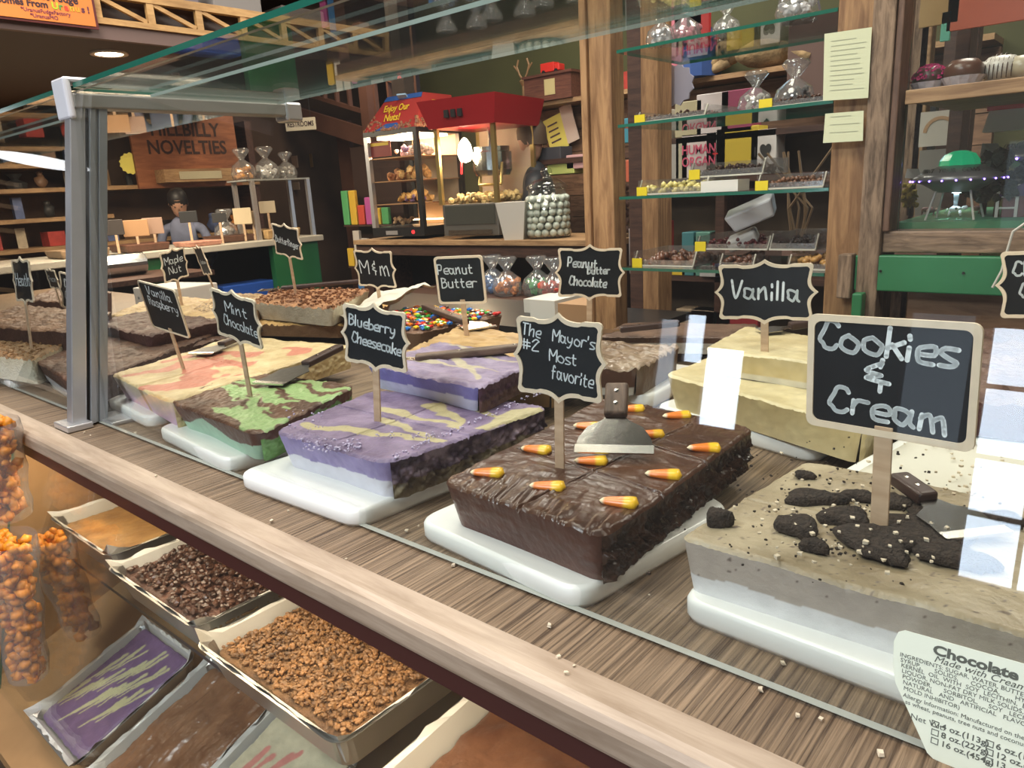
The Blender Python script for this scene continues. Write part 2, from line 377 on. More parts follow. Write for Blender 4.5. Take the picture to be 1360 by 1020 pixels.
cadd(B().box(-1.98,-1.93,.17,.21,-.95,-.70),'corner_post',mat('tan_post',(.50,.31,.12),.5))
o=glass_pane('lower_front_glass',(-1.9,.225,-.93),(2.8,0,0),(0,.222,.884),(0,.005,0),case); o.location=cl
# upper front glass
for i,(x0,x1) in enumerate(((-1.612,.90),(-5.0,-1.632))):
    a=GL(x0,.004); bq=GL(x0,.652)
    o=glass_pane('front_glass',a,(x1-x0,0,0),bq-a,(0,.008,0),case,e=mat('grey_glass_edge',(.42,.43,.38),.25,spec=.8)); o.location=cl
for i,(x0,x1) in enumerate(((-1.605,.90),(-5.0,-1.64))):
    o=glass_pane('top_glass',(x0,.606,.654),(x1-x0,0,0),(0,.46,0),(0,0,.009),case); o.location=cl
    o=glass_pane('top_glass',(x0,.752,.644),(x1-x0,0,0),(0,.30,0),(0,0,.006),case,e=EDGE2); o.location=cl
# strip where the pane stands: channel
# post
def lean(x0,x1,y0,y1,s0,s1):
    v=[]
    for s in(s0,s1):
        dy=s*.187
        v+=[(x0,y0+dy,s),(x1,y0+dy,s),(x1,y1+dy,s),(x0,y1+dy,s)]
    return v,[(3,2,1,0),(4,5,6,7),(0,1,5,4),(1,2,6,5),(2,3,7,6),(3,0,4,7)]
cadd(B().add(*lean(-1.636,-1.606,.478,.506,.004,.625)),'aluminium_post',ALU,bevel=.002)
cadd(B().add(*lean(-1.632,-1.611,.506,.513,.004,.625)),'dark_gap_strip',BLACK)  # black strip stands in for the shaded gap between post and channel
b=B().add(*lean(-1.636,-1.604,.513,.524,.004,.625)); b.add(*lean(-1.636,-1.608,.524,.530,.004,.625)); b.add(*lean(-1.636,-1.604,.530,.546,.004,.625))
cadd(b,'aluminium_channel',mat('dull_aluminium',(.38,.39,.41),.35,metal=.6),bevel=.001)
cadd(B().box(-1.660,-1.585,.463,.512,.0015,.014),'post_foot',ALU,bevel=.002)
cadd(B().box(-1.655,-1.555,.535,.61,.0,.008),'post_foot',ALU,bevel=.002)
cadd(B().box(-1.645,-1.60,.60,1.085,.618,.645),'top_rail',mat('grey_rail',(.27,.26,.24),.4,metal=.3),bevel=.003)
cadd(B().box(-1.648,-1.596,1.065,1.11,.606,.650),'rail_clip',ALU,bevel=.006)
b=B().box(-1.663,-1.60,.588,.602,.598,.672); b.box(-1.663,-1.60,.588,.64,.664,.674)
cadd(b,'glass_clip',mat('white_clip',(.62,.62,.66),.3),bevel=.005)
# ================================================================ CUTTING BOARDS
def board(label,q,z0=0.,h=.026,r=.03,group='white boards under the fudge'):
    Q=[Vector((*p,0)) for p in q]; pts=[]
    for i in range(4):
        c=Q[i]; a=(Q[i-1]-c).normalized(); bb=(Q[(i+1)%4]-c).normalized()
        for k in range(7):
            t=k/6; p=(c+a*r)*(1-t)**2+c*2*t*(1-t)+(c+bb*r)*t*t; pts.append((p.x,p.y))
    cx=sum(p[0] for p in pts)/len(pts); cy=sum(p[1] for p in pts)/len(pts)
    n=len(pts); e=.006; rings=[(-.004,0.),(0,e),(0,h-e),(-e*.35,h-e*.35),(-e,h)]
    v=[];f=[]
    for off,z in rings:
        for x,y in pts:
            d=math.hypot(x-cx,y-cy); k=(d+off)/d; v.append((cx+(x-cx)*k,cy+(y-cy)*k,z0+z))
    for j in range(len(rings)-1): f+=[(j*n+i,j*n+(i+1)%n,(j+1)*n+(i+1)%n,(j+1)*n+i) for i in range(n)]
    f+=[tuple(range(n-1,-1,-1)),tuple(range((len(rings)-1)*n,len(rings)*n))]
    o=B().add(v,f).make('cutting_board',WHITE); me=o.data
    me.polygons.foreach_set('use_smooth',[len(p.vertices)==4 for p in me.polygons])
    return tag(o,label,'cutting board',group)
# ================================================================ FUDGE
def fm(name,rough=.4,bump=.5,bs=120,spec=.5,sss=.0,coat=0.): return mat('fudge_'+name,(.5,.5,.5),rough,bump=bump,bs=bs,attr=True,var=.10,vs=50,spec=spec,sss=sss,coat=coat)
def cuts(lines,w=.0018,d=.003):
    """lines: list of ((u0,v0),(u1,v1)) in world xy"""
    def g(P):
        z=np.zeros(len(P))
        for a,b in lines:
            ax,ay=a;dx,dy=b[0]-ax,b[1]-ay; L=dx*dx+dy*dy
            t=np.clip(((P[:,0]-ax)*dx+(P[:,1]-ay)*dy)/L,0,1)
            wob=fbm(np.c_[P[:,0]*70,P[:,1]*70,P[:,0]*0],31)*.0018
            dd=np.abs(np.hypot(P[:,0]-ax-t*dx,P[:,1]-ay-t*dy)+wob)
            z=z-d*np.exp(-(dd/w)**2)+d*.45*np.exp(-((dd-w*2.2)/w)**2)
        return z
    return g
Vv=lambda p:np.c_[p,np.zeros(len(p))] if p.shape[1]==2 else p
def uv3(u,v,k=1.): return np.c_[u*k,v*k,u*0]
# ---- cookies and cream
q=[(-.315,.592),(.16,.592),(.16,.86),(-.287,.850)]
def tc(u,v,P):
    n=fbm(np.c_[P[:,:2]*25,P[:,2]*0],1); n2=fbm(np.c_[P[:,:2]*11,P[:,2]*0],4)
    c=lerp((.22,.165,.095),(.42,.345,.23),np.clip(.5+n2*1.1,0,1))
    s=vnoise(np.c_[P[:,:2]*420,P[:,2]*0],8); s2=vnoise(np.c_[P[:,:2]*150,P[:,2]*0],9)
    c=np.where((s>.84)[:,None],(.12,.09,.07),c); c=np.where((s2>.88)[:,None],(.15,.11,.08),c); return c
def sc_(side,s,t,P):
    n=vnoise(P*280,5); n2=vnoise(P*110,6)
    c=np.tile((.48,.41,.35),(len(t),1)); edge=.62+fbm(np.c_[s*9,s*0,s*0],7)*.12
    c=np.where((t>edge)[:,None],(.76,.74,.73),c)
    k=(n>.80)&(t<edge)|(n2>.86)&(t<edge); return np.where(k[:,None],(.17,.13,.11),c)
ck=slab('fudge_slab',q,.026,.083,tc,sc_,fm('cream',.42,.6,90),n=230,taper=(.008,.002,.004,.012),topd=lambda u,v,P: fbm(np.c_[P*[9,18],u*0],2)*.0035+cuts([((-.30,.71),(.16,.70))],.0015,.002)(P),r=.012,micro=.5)
tag(ck,'pale grey speckled fudge slab with dark broken cookies on top, nearest on the right','fudge')
board('white board under the grey speckled cookies and cream fudge, nearest on the right',[(-.312,.580),(.12,.566),(.12,.82),(-.27,.842)])
CK=mat('dark_cookie',(.040,.026,.018),.85,bump=2.5,bs=300,var=.6,vs=160)
def cookie(px,py,rx,ry,rot,seed,h=.008):
    c=G(px,py,.086); R=random.Random(seed); n=26; b=B(); v=[(0,0,h)];f=[]
    rad=[1+.16*math.sin(3*i*6.28/n+seed)+R.uniform(-.09,.09) for i in range(n)]
    for k,(s,z) in enumerate(((.55,1.),(.85,.85),(1.,.35),(.97,-.15))):
        for i in range(n):
            t=6.283*i/n; x=math.cos(t)*rx*s*rad[i];y=math.sin(t)*ry*s*rad[i]
            v.append((x*math.cos(rot)-y*math.sin(rot),x*math.sin(rot)+y*math.cos(rot),z*h+R.uniform(-.0011,.0011)))
    f=[(0,1+i,1+(i+1)%n) for i in range(n)]
    for k in range(3): f+=[(1+k*n+i,1+(k+1)*n+i,1+(k+1)*n+(i+1)%n,1+k*n+(i+1)%n) for i in range(n)]
    o=B().add(v,f).make('cookie_piece',CK,ck,loc=c,smooth=True); return o
for i,a in enumerate([(954,693,.013,.011,.2,1,.013),(1080,664,.030,.016,.5,2,.008),(1060,702,.021,.018,-.2,3,.010),(1082,728,.013,.008,.2,4,.008),(1122,690,.024,.018,.6,5,.009),(1165,720,.034,.032,.3,6,.008),(1215,706,.030,.034,.4,7,.006),(1236,684,.024,.028,.1,8,.006),(1258,738,.026,.020,.1,9,.008),(1294,748,.020,.014,-.3,12,.008),(1245,716,.026,.020,.2,13,.006),(1068,632,.012,.007,.1,14,.005),(1188,668,.022,.016,.4,15,.006),(1335,690,.018,.013,0,16,.006),(1140,660,.016,.010,.3,17,.006),(1190,745,.012,.008,.3,18,.006)]): cookie(*a)
def crumbs(name,m,pts,r0,r1,parent=None,sub=0,z=None,sq=(1,1,.7),j=.35):
    b=B()
    for i,p in enumerate(pts): b.blob(p,random.uniform(r0,r1),i*3+1,j,sub,sq)
    o=b.make(name,m,parent); o['kind']='stuff'; return o
def inquad(q,n,z,fn=None,seed=1):
    R=random.Random(seed); out=[]
    while len(out)<n:
        u,v=R.random(),R.random()
        if fn and not fn(u,v,R): continue
        p=[q[0][k]*(1-u)*(1-v)+q[1][k]*u*(1-v)+q[2][k]*u*v+q[3][k]*(1-u)*v for k in(0,1)]
        out.append((p[0],p[1],z))
    return out
CREAM=mat('cream_crumb',(.66,.56,.42),.6); 
crumbs('cream_crumbs',CREAM,[tuple(G(random.gauss(1180,75),random.gauss(690,35),.089)) for _ in range(110)]+[tuple(G(random.gauss(1150,60),random.gauss(700,25),.0945)) for _ in range(45)],.0009,.0030,ck)
crumbs('cookie_crumbs',CK,[tuple(G(random.gauss(1120,90),random.gauss(670,40),.087)) for _ in range(260)],.0006,.0020,ck)
# paper + board + second cream block behind
board('white board with parchment and crumbs behind the grey cookies and cream fudge',[(-.272,.93),(.14,.93),(.14,1.12),(-.235,1.135)],h=.045)
def sheet(name,corners,m,label=None,cat=None,parent=None,amp=.004,n=14,seed=1,th=.0006,group=None):
    C=[Vector(c) for c in corners]; v=[];f=[]
    P=[]
    for i in range(n+1):
        for j in range(n+1):
            u,w_=i/n,j/n; P.append(C[0]*(1-u)*(1-w_)+C[1]*u*(1-w_)+C[2]*u*w_+C[3]*(1-u)*w_)
    A=np.array([list(p) for p in P]); nn=(C[1]-C[0]).cross(C[3]-C[0]).normalized()
    A=A+np.array(list(nn))*(fbm(A*18,seed)[:,None])*amp
    F=[(i*(n+1)+j,(i+1)*(n+1)+j,(i+1)*(n+1)+j+1,i*(n+1)+j+1) for i in range(n) for j in range(n)]
    o=B().add([tuple(a) for a in A],F).make(name,m,parent,smooth=True)
    s=o.modifiers.new('thickness','SOLIDIFY'); s.thickness=th
    if label: tag(o,label,cat,group)
    return o
PARCH=mat('parchment',(.66,.63,.54),.55,bump=.4,bs=50)
sheet('parchment_sheet',[(-.262,.868,.048),(.14,.868,.046),(.14,1.10,.047),(-.215,1.12,.049)],PARCH,'crumb-strewn parchment sheet behind the cookies and cream fudge','paper',seed=4)
sp_c=crumbs('fudge_crumbs',CREAM,inquad([(-.26,.87),(.10,.87),(.10,1.1),(-.22,1.11)],120,.053,seed=5),.001,.003); sp_c['label']='cream crumbs scattered over parchment behind the cookies sign'; sp_c['category']='crumbs'
# ---- mayor / candy corn chocolate
q=[(-.618,.560),(-.372,.545),tuple(G(1004,566,.085)[:2]),tuple(G(800,527,.085)[:2])]
def tch(c1,c2,seed):
    def f(u,v,P):
        n=fbm(np.c_[P[:,:2]*30,P[:,2]*0],seed); return lerp(c1,c2,np.clip(.5+n*.9,0,1))
    return f
def mtop(u,v,P):
    w_=fbm(np.c_[P*[26,60],u*0],5); e=np.exp(-(v/.16)**2)+np.exp(-((1-v)/.12)**2)*.5
    rid=np.abs(vnoise(np.c_[(P[:,:1]*150+P[:,1:2]*40),P[:,1:2]*26,u[:,None]*0],3))
    g=cuts([((-.61,.70),(-.345,.665)),((-.487,.55),(-.463,.90)),((-.60,.82),(-.34,.775))],.0014,.0028)(P)
    return w_*.0012+rid*e*.0036+g
mcol=tch((.045,.016,.008),(.085,.036,.018),3)
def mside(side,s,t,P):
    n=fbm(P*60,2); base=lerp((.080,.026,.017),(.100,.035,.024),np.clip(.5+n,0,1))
    if side in(1,2): base=lerp((.014,.005,.003),(.060,.024,.013),np.clip(.42+n*1.4,0,1))  # rough cut faces, their lack of light put into a darker brown
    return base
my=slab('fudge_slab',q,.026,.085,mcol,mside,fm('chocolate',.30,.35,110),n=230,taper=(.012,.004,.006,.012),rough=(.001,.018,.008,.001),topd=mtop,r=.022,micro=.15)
tag(my,"dark chocolate fudge slab topped with candy corn, under the Mayor's favorite sign",'fudge')
board('white board under the candy corn chocolate fudge',[(-.662,.553),(-.392,.528),(-.352,.80),(-.63,.93)])
def candy_corn(px,py,rot,parent,z=.087,k=1.):
    c=G(px,py,z); n=18;m_=12; V=[];C=[];L=.024*k
    for i in range(m_+1):
        t=i/m_; x=(t-.5)*L; r=.0056*k*(.46+.62*t)*math.sqrt(max(0,1-abs((t-.52)/.53)**5)) if 0<t<1 else 0.0001
        for j in range(n+1):
            a=2*math.pi*j/n; V.append((x,r*math.cos(a)*1.15,r*math.sin(a)*.75)); C.append((.85,.72,.50) if t<.13 else ((.80,.20,.02) if t<.60 else (.85,.50,.02)))
    o=npmesh('candy_corn',np.array(V),gridfaces(m_,n),np.array(C),mat('candy_corn',(.8,.4,.1),.28,attr=True,spec=.6),parent)
    o.location=c; o.rotation_euler=(0,0.04,rot); return o
for px,py,r in [(647,628,.55),(712,597,.35),(727,646,.50),(822,667,.42),(881,630,.48),(935,595,.60),(899,552,.75),(781,566,.45),(838,543,.6),(785,612,.6),(862,577,.6)]: candy_corn(px,py,r,my,.0875,1.8)
# ---- blueberry cheesecake front
q=[(-.988,.562),(-.722,.566),(-.692,.885),(-1.035,.80)]
def streaks(lst,base,col,wz=.03,wk=5.,seed=3,edge=None):
    def f(u,v,P):
        a=u+fbm(uv3(u,v,wk),seed)*wz; b=v+fbm(uv3(u,v,wk),seed+5)*wz; m=np.zeros(len(u))
        for s in lst: m=np.maximum(m,capsule(a,b,*s))
        bc=base(u,v,P) if callable(base) else np.tile(np.array(base,float),(len(u),1))
        return bc*(1-m[:,None])+np.array(col)*m[:,None]
    return f
pb=tch((.125,.085,.165),(.25,.185,.30),7)
btop=streaks([((.12,.20),(.95,.30),.045,.012),((.95,.30),(.42,.42),.008,.045),((.30,.62),(.85,.50),.05,.01),((.85,.50),(.50,.78),.01,.06),((.55,.9),(.95,.72),.05,.015),((.95,.55),(.98,.9),.03,.05)],pb,(.42,.36,.20),.07,5,3)
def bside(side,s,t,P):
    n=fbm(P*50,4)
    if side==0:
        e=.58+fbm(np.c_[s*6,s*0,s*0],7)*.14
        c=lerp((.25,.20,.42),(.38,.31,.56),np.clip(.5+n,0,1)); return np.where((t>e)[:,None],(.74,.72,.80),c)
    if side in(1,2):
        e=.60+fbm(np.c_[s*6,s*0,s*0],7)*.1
        c=lerp((.030,.012,.030),(.20,.14,.17),np.clip(.42+n*1.8,0,1)); y=lerp((.07,.045,.03),(.26,.21,.12),np.clip(.5+n,0,1)); return np.where((t>e)[:,None],y,c)  # crumbly cut faces, with unlit darkness mixed into both layer colours
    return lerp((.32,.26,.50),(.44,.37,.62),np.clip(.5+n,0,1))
def bd(u,v,P): return cuts([((-1.02,.70),(-.705,.705)),((-.855,.56),(-.86,.86))],.0018,.003)(P)+np.where((v<.10)&(u>.15)&(u<.62),fbm(np.c_[P*200,u*0],6)*.004,0)
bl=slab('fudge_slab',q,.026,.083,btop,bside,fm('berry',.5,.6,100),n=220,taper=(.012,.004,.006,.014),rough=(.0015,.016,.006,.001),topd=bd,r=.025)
tag(bl,'purple fudge slab with pale yellow streaks, under the Blueberry Cheesecake sign','fudge')
board('white board under the nearer purple blueberry fudge',[(-1.022,.510),(-.742,.520),(-.712,.86),(-1.0,.86)])
LAV=mat('lavender_crumb',(.55,.48,.66),.6)
crumbs('berry_crumbs',LAV,[tuple(G(random.uniform(400,480),random.uniform(583,600)+(0),.084)) for _ in range(110)]+[tuple(G(random.uniform(380,430),random.uniform(545,575),.085)) for _ in range(26)]+[tuple(G(540+random.uniform(-45,45),578+random.uniform(-4,4),.085)) for _ in range(30)]+[tuple(G(x,609-.443*(x-518)+random.uniform(-3,3),.085)) for x in [random.uniform(518,720) for _ in range(90)]],.0007,.0024,bl)
# ---- purple second slab stacked behind
q=[(-1.02,.775),(-.735,.765),(-.71,.93),(-1.02,.93)]
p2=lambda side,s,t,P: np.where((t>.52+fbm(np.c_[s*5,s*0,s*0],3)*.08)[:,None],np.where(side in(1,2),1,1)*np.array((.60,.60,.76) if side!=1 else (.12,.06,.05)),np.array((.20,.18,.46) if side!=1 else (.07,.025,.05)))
Q2=[tuple(G(484,484,.128)[:2]),tuple(G(636,515,.128)[:2]),tuple(G(715,478,.128)[:2]),tuple(G(590,452,.128)[:2])]
b2=slab('fudge_slab',Q2,.084,.128,streaks([((.1,.3),(.9,.5),.05,.01),((.9,.2),(.3,.7),.02,.06),((.2,.9),(.9,.8),.04,.02)],tch((.17,.12,.21),(.34,.27,.40),5),(.46,.39,.28),.06,4,8),p2,fm('berry',.5),n=130,taper=(.014,.002,.004,.012),rough=(.001,.009,.004,.001),r=.02,topd=lambda u,v,P: fbm(np.c_[P*[20,60],u*0],4)*.006)
tag(b2,'smaller violet and white layered fudge block stacked behind the Blueberry Cheesecake sign','fudge')
# ---- mint chocolate
q=[(-1.352,.568),(-1.035,.548),(-1.015,.80),(-1.33,.86)]
q=[tuple(G(222,532,.078)[:2]),tuple(G(342,578,.078)[:2]),tuple(G(476,512,.078)[:2]),tuple(G(330,492,.078)[:2])]
mint=(.27,.40,.16)
mt=streaks([((.42,.16),(.88,.17),.04,.10),((.85,.20),(.50,.42),.09,.03),((.40,.52),(.88,.47),.10,.03),((.97,.62),(.50,.70),.10,.05),((.22,.52),(.48,.33),.07,.02),((.55,.88),(.97,.86),.07,.05),((.15,.82),(.42,.72),.05,.04),((.05,.62),(.25,.7),.03,.02)],tch((.060,.024,.012),(.13,.058,.030),2),mint,.16,6,4)
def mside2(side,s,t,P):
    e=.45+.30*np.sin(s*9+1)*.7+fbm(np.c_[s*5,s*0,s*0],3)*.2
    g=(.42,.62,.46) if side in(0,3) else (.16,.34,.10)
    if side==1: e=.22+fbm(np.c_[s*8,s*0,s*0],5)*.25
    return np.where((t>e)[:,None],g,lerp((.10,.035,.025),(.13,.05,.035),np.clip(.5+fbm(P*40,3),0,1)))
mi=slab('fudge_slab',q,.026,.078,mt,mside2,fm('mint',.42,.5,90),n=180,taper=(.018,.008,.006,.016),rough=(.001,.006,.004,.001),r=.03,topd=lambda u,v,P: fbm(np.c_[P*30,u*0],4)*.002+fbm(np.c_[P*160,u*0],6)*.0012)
tag(mi,'brown and mint green swirled fudge slab under the Mint Chocolate sign','fudge')
board('white board under the mint chocolate fudge',[(-1.385,.552),(-1.085,.528),(-1.05,.80),(-1.34,.84)])
# ---- vanilla raspberry
q=[tuple(G(147,498,.08)[:2]),tuple(G(226,534,.08)[:2]),tuple(G(470,458,.08)[:2]),tuple(G(312,446,.08)[:2])]
vt=streaks([((.62,.06),(.75,.25),.09,.12),((.75,.25),(.35,.38),.10,.05),((.2,.12),(.3,.3),.05,.08),((.4,.45),(.7,.5),.1,.06),((.25,.6),(.55,.68),.08,.05),((.6,.85),(.8,.75),.05,.08),((.1,.4),(.2,.6),.05,.04)],tch((.50,.36,.18),(.66,.52,.29),2),(.55,.20,.13),.14,5,6)
def vs_(side,s,t,P): 
    c=lerp((.78,.66,.46),(.66,.46,.60),np.clip(t*1.1+fbm(P*22,3)*.5,0,1))
    if side==0: c=np.where(((s>.50)&(s<.56))[:,None],(.50,.33,.20),c)
    if side==1: c=lerp((.55,.42,.20),(.66,.52,.30),np.clip(.5+fbm(P*80,3),0,1))
    return c
vr=slab('fudge_slab',q,.026,.08,vt,vs_,fm('vanrasp',.5,.5,90),n=170,taper=(.016,.003,.006,.014),rough=(.001,.006,.003,.001),r=.02,topd=lambda u,v,P: fbm(np.c_[P*20,u*0],4)*.003+cuts([((-1.50,.55),(-1.62,1.1)),((-1.75,.80),(-1.3,.78))],.003,.003)(P))
tag(vr,'cream and pink marbled fudge slab under the Vanilla Raspberry sign','fudge')
board('white board under the pink marbled vanilla raspberry fudge',[(-1.715,.588),(-1.465,.568),(-1.42,.85),(-1.64,.88)])
# ---- dark chocolate beyond the post
q=[tuple(G(38,474,.078)[:2]),tuple(G(104,514,.078)[:2]),tuple(G(290,440,.078)[:2]),tuple(G(140,430,.078)[:2])]
def dside(side,s,t,P): return np.where((t>.6)[:,None],(.62,.60,.62),(.07,.028,.02)) if side==0 else np.tile((.05,.02,.014),(len(t),1))
dk=slab('fudge_slab',q,.026,.078,tch((.05,.02,.01),(.12,.055,.03),9),dside,fm('dark',.5,1.2,150),n=120,taper=(.014,.003,.004,.012),rough=(.001,.006,.003,.001),topd=lambda u,v,P: fbm(np.c_[P*90,u*0],4)*.004)
tag(dk,'dark chocolate fudge slab in white paper, just beyond the aluminium post','fudge')
board('white board under the dark chocolate fudge beyond the aluminium post',[(-2.085,.590),(-1.79,.560),(-1.745,.86),(-2.0,.88)])
# ---- heath (nut topped) far left
q=[tuple(G(-80,462,.09)[:2]),tuple(G(42,478,.09)[:2]),tuple(G(140,432,.09)[:2]),tuple(G(10,425,.09)[:2])]
NUTB=(.30,.17,.07)
hs=slab('fudge_slab',q,.026,.09,tch((.16,.085,.035),(.33,.20,.09),9),lambda side,s,t,P: lerp((.60,.54,.38),(.72,.69,.55),np.clip(t*1.6+fbm(P*60,2)*.4,0,1)),fm('nut',.6,1.5,200),n=120,taper=(.012,.004,.004,.012),topd=lambda u,v,P: fbm(np.c_[P*120,u*0],4)*.006)
tag(hs,'pale fudge slab with chopped nut topping, leftmost beyond the aluminium post','fudge')
NUT=mat('chopped_nut',(.30,.16,.065),.55,var=.5,vs=90)
crumbs('nut_topping',NUT,inquad(q,420,.093,seed=3),.003,.006,hs,sub=0)
board('white board under the nut topped fudge, leftmost in the case',[(-2.42,.545),(-2.155,.525),(-2.12,.80),(-2.38,.82)],h=.028)
# ---- vanilla double
q=[(-.628,1.120),(-.272,.960),(-.225,1.15),(-.62,1.42)]
q=[tuple(G(882,498,.088)[:2]),tuple(G(1150,566,.088)[:2]),tuple(G(1215,500,.088)[:2]),tuple(G(1000,448,.088)[:2])]
vcol=tch((.60,.50,.28),(.75,.65,.40),4)
va=slab('fudge_slab',q,.028,.088,vcol,lambda side,s,t,P: lerp((.66,.51,.24),(.78,.65,.36),np.clip(t+fbm(P*30,3)*.4,0,1)) if side!=1 else lerp((.45,.35,.16),(.66,.54,.30),np.clip(.5+fbm(P*120,3),0,1)),fm('vanilla',.38,.3,60),n=120,taper=(.012,.004,.004,.012),rough=(.001,.006,.002,.001),r=.02)
tag(va,'pale yellow vanilla fudge slab lying under the Vanilla sign','fudge')
q=[tuple(G(935,463,.135)[:2]),tuple(G(1082,482,.135)[:2]),tuple(G(1120,452,.135)[:2]),tuple(G(990,432,.135)[:2])]
va2=slab('fudge_slab',q,.089,.135,vcol,lambda side,s,t,P: np.where((t>.72)[:,None],(.74,.70,.60),lerp((.62,.50,.26),(.74,.62,.36),np.clip(.5+fbm(P*40,3),0,1))),fm('vanilla',.38,.3,60),n=80,taper=(.01,.004,.004,.01),rough=(.001,.006,.002,.001),r=.015)
tag(va2,'smaller vanilla fudge block stacked on the back of the vanilla slab','fudge')
board('white board under the pale yellow vanilla fudge',[tuple(G(868,556,0)[:2]),tuple(G(1082,618,0)[:2]),tuple(G(1180,560,0)[:2]),tuple(G(985,520,0)[:2])],h=.028)
# ---- peanut butter
q=[tuple(G(535,468,.094)[:2]),tuple(G(735,497,.094)[:2]),tuple(G(745,450,.094)[:2]),tuple(G(612,432,.094)[:2])]
pbs=slab('fudge_slab',q,.026,.094,tch((.34,.20,.07),(.54,.35,.15),4),lambda side,s,t,P: lerp((.26,.15,.07),(.40,.26,.12),np.clip(.5+fbm(P*40,3),0,1)),fm('peanut',.5,.7,60),n=110,topd=lambda u,v,P: fbm(np.c_[P*[22,60],u*0],4)*.006,taper=(.012,.004,.004,.012))
tag(pbs,'tan peanut butter fudge slab under the Peanut Butter sign','fudge')
# ---- peanut butter chocolate, frosted
q=[tuple(G(690,492,.082)[:2]),tuple(G(850,492,.082)[:2]),tuple(G(905,461,.082)[:2]),tuple(G(770,452,.082)[:2])]
pc=slab('fudge_slab',q,.030,.082,tch((.16,.10,.06),(.36,.27,.19),4),lambda side,s,t,P: np.where((t>.66)[:,None],(.60,.58,.52),(.10,.045,.028)) if side==0 else np.tile((.14,.09,.06),(len(t),1)),fm('frosted',.28,.5,60),n=110,topd=lambda u,v,P: np.abs(vnoise(np.c_[P*[40,75],u*0],4))*.010,taper=(.012,.004,.004,.012),r=.03)
tag(pc,'chocolate fudge slab with shiny rippled frosting under the Peanut Butter Chocolate sign','fudge')
board('white board under the rippled frosting chocolate fudge',[tuple(G(775,532,0)[:2]),tuple(G(865,545,0)[:2]),tuple(G(935,505,0)[:2]),tuple(G(820,490,0)[:2])],h=.030)
# more chocolate behind it with white paper
q=[tuple(G(795,447,.07)[:2]),tuple(G(985,447,.07)[:2]),tuple(G(1010,430,.07)[:2]),tuple(G(830,428,.07)[:2])]
k=slab('fudge_slab',q,.026,.07,tch((.09,.05,.035),(.2,.12,.08),4),lambda side,s,t,P: np.where((t>.35)[:,None],(.60,.57,.50),(.10,.05,.03)),fm('dark',.5,1.2,150),n=60)
tag(k,'dark fudge slab in white paper at the back, behind the rippled frosting slab','fudge')
# ---- M and M
q=[tuple(G(515,448,.092)[:2]),tuple(G(606,447,.092)[:2]),tuple(G(640,417,.092)[:2]),tuple(G(525,408,.092)[:2])]
q=[(-1.66,1.20),(-1.36,1.20),(-1.33,1.50),(-1.66,1.50)]
mm=slab('fudge_slab',q,.026,.088,tch((.10,.04,.02),(.2,.1,.05),4),lambda side,s,t,P: np.tile((.16,.09,.05),(len(t),1)),fm('dark',.5),n=60)
tag(mm,'fudge slab covered with coloured candy buttons under the M&M sign','fudge')
cols={'red':(.55,.02,.015),'orange':(.75,.18,.01),'yellow':(.8,.5,.02),'green':(.05,.33,.04),'blue':(.02,.15,.5),'brown':(.09,.035,.02)}
for kx,(nme,c) in enumerate(cols.items()):
    crumbs(nme+'_candies',mat('candy_'+nme,c,.25),[(p[0],p[1],.092+random.random()*.004) for p in inquad(q,48,.09,seed=40+kx)],.0085,.0105,mm,sub=1,sq=(1,1,.55),j=.05)
sheet('parchment_sheet',[(-1.86,1.30,.09),(-1.66,1.24,.092),(-1.60,1.50,.17),(-1.86,1.56,.12)],PARCH,'curled parchment corner between the Butterfinger slab and the M&M sign','paper',seed=9,amp=.03)
# ---- butterfinger
q=[tuple(G(335,402,.125)[:2]),tuple(G(440,410,.125)[:2]),tuple(G(492,385,.125)[:2]),tuple(G(370,382,.125)[:2])]
bf=slab('fudge_slab',q,.072,.125,tch((.20,.08,.03),(.42,.20,.08),4),lambda side,s,t,P: lerp((.58,.50,.36),(.70,.64,.50),np.clip(.5+fbm(P*50,3),0,1)),fm('nut',.6,1.5,200),n=90,topd=lambda u,v,P: fbm(np.c_[P*110,u*0],4)*.008)
tag(bf,'cream fudge slab topped with orange brown candy crumble under the Butterfinger sign','fudge')
crumbs('candy_crumble',mat('orange_brown_crumble',(.22,.085,.03),.6,var=.5,vs=90),inquad(q,300,.129,seed=8),.003,.0075,bf)
# crumble slab under butterfinger
q=[tuple(G(300,430,.066)[:2]),tuple(G(455,432,.066)[:2]),tuple(G(520,402,.066)[:2]),tuple(G(330,400,.066)[:2])]
yc=slab('fudge_slab',q,.026,.066,tch((.40,.22,.06),(.58,.36,.13),4),lambda side,s,t,P: lerp((.24,.13,.06),(.34,.20,.10),np.clip(.5+fbm(P*50,3),0,1)),fm('nut',.6,1.5,200),n=90,topd=lambda u,v,P: fbm(np.c_[P*110,u*0],4)*.007)
tag(yc,'golden crumble topped slab lying under the Butterfinger slab','fudge')
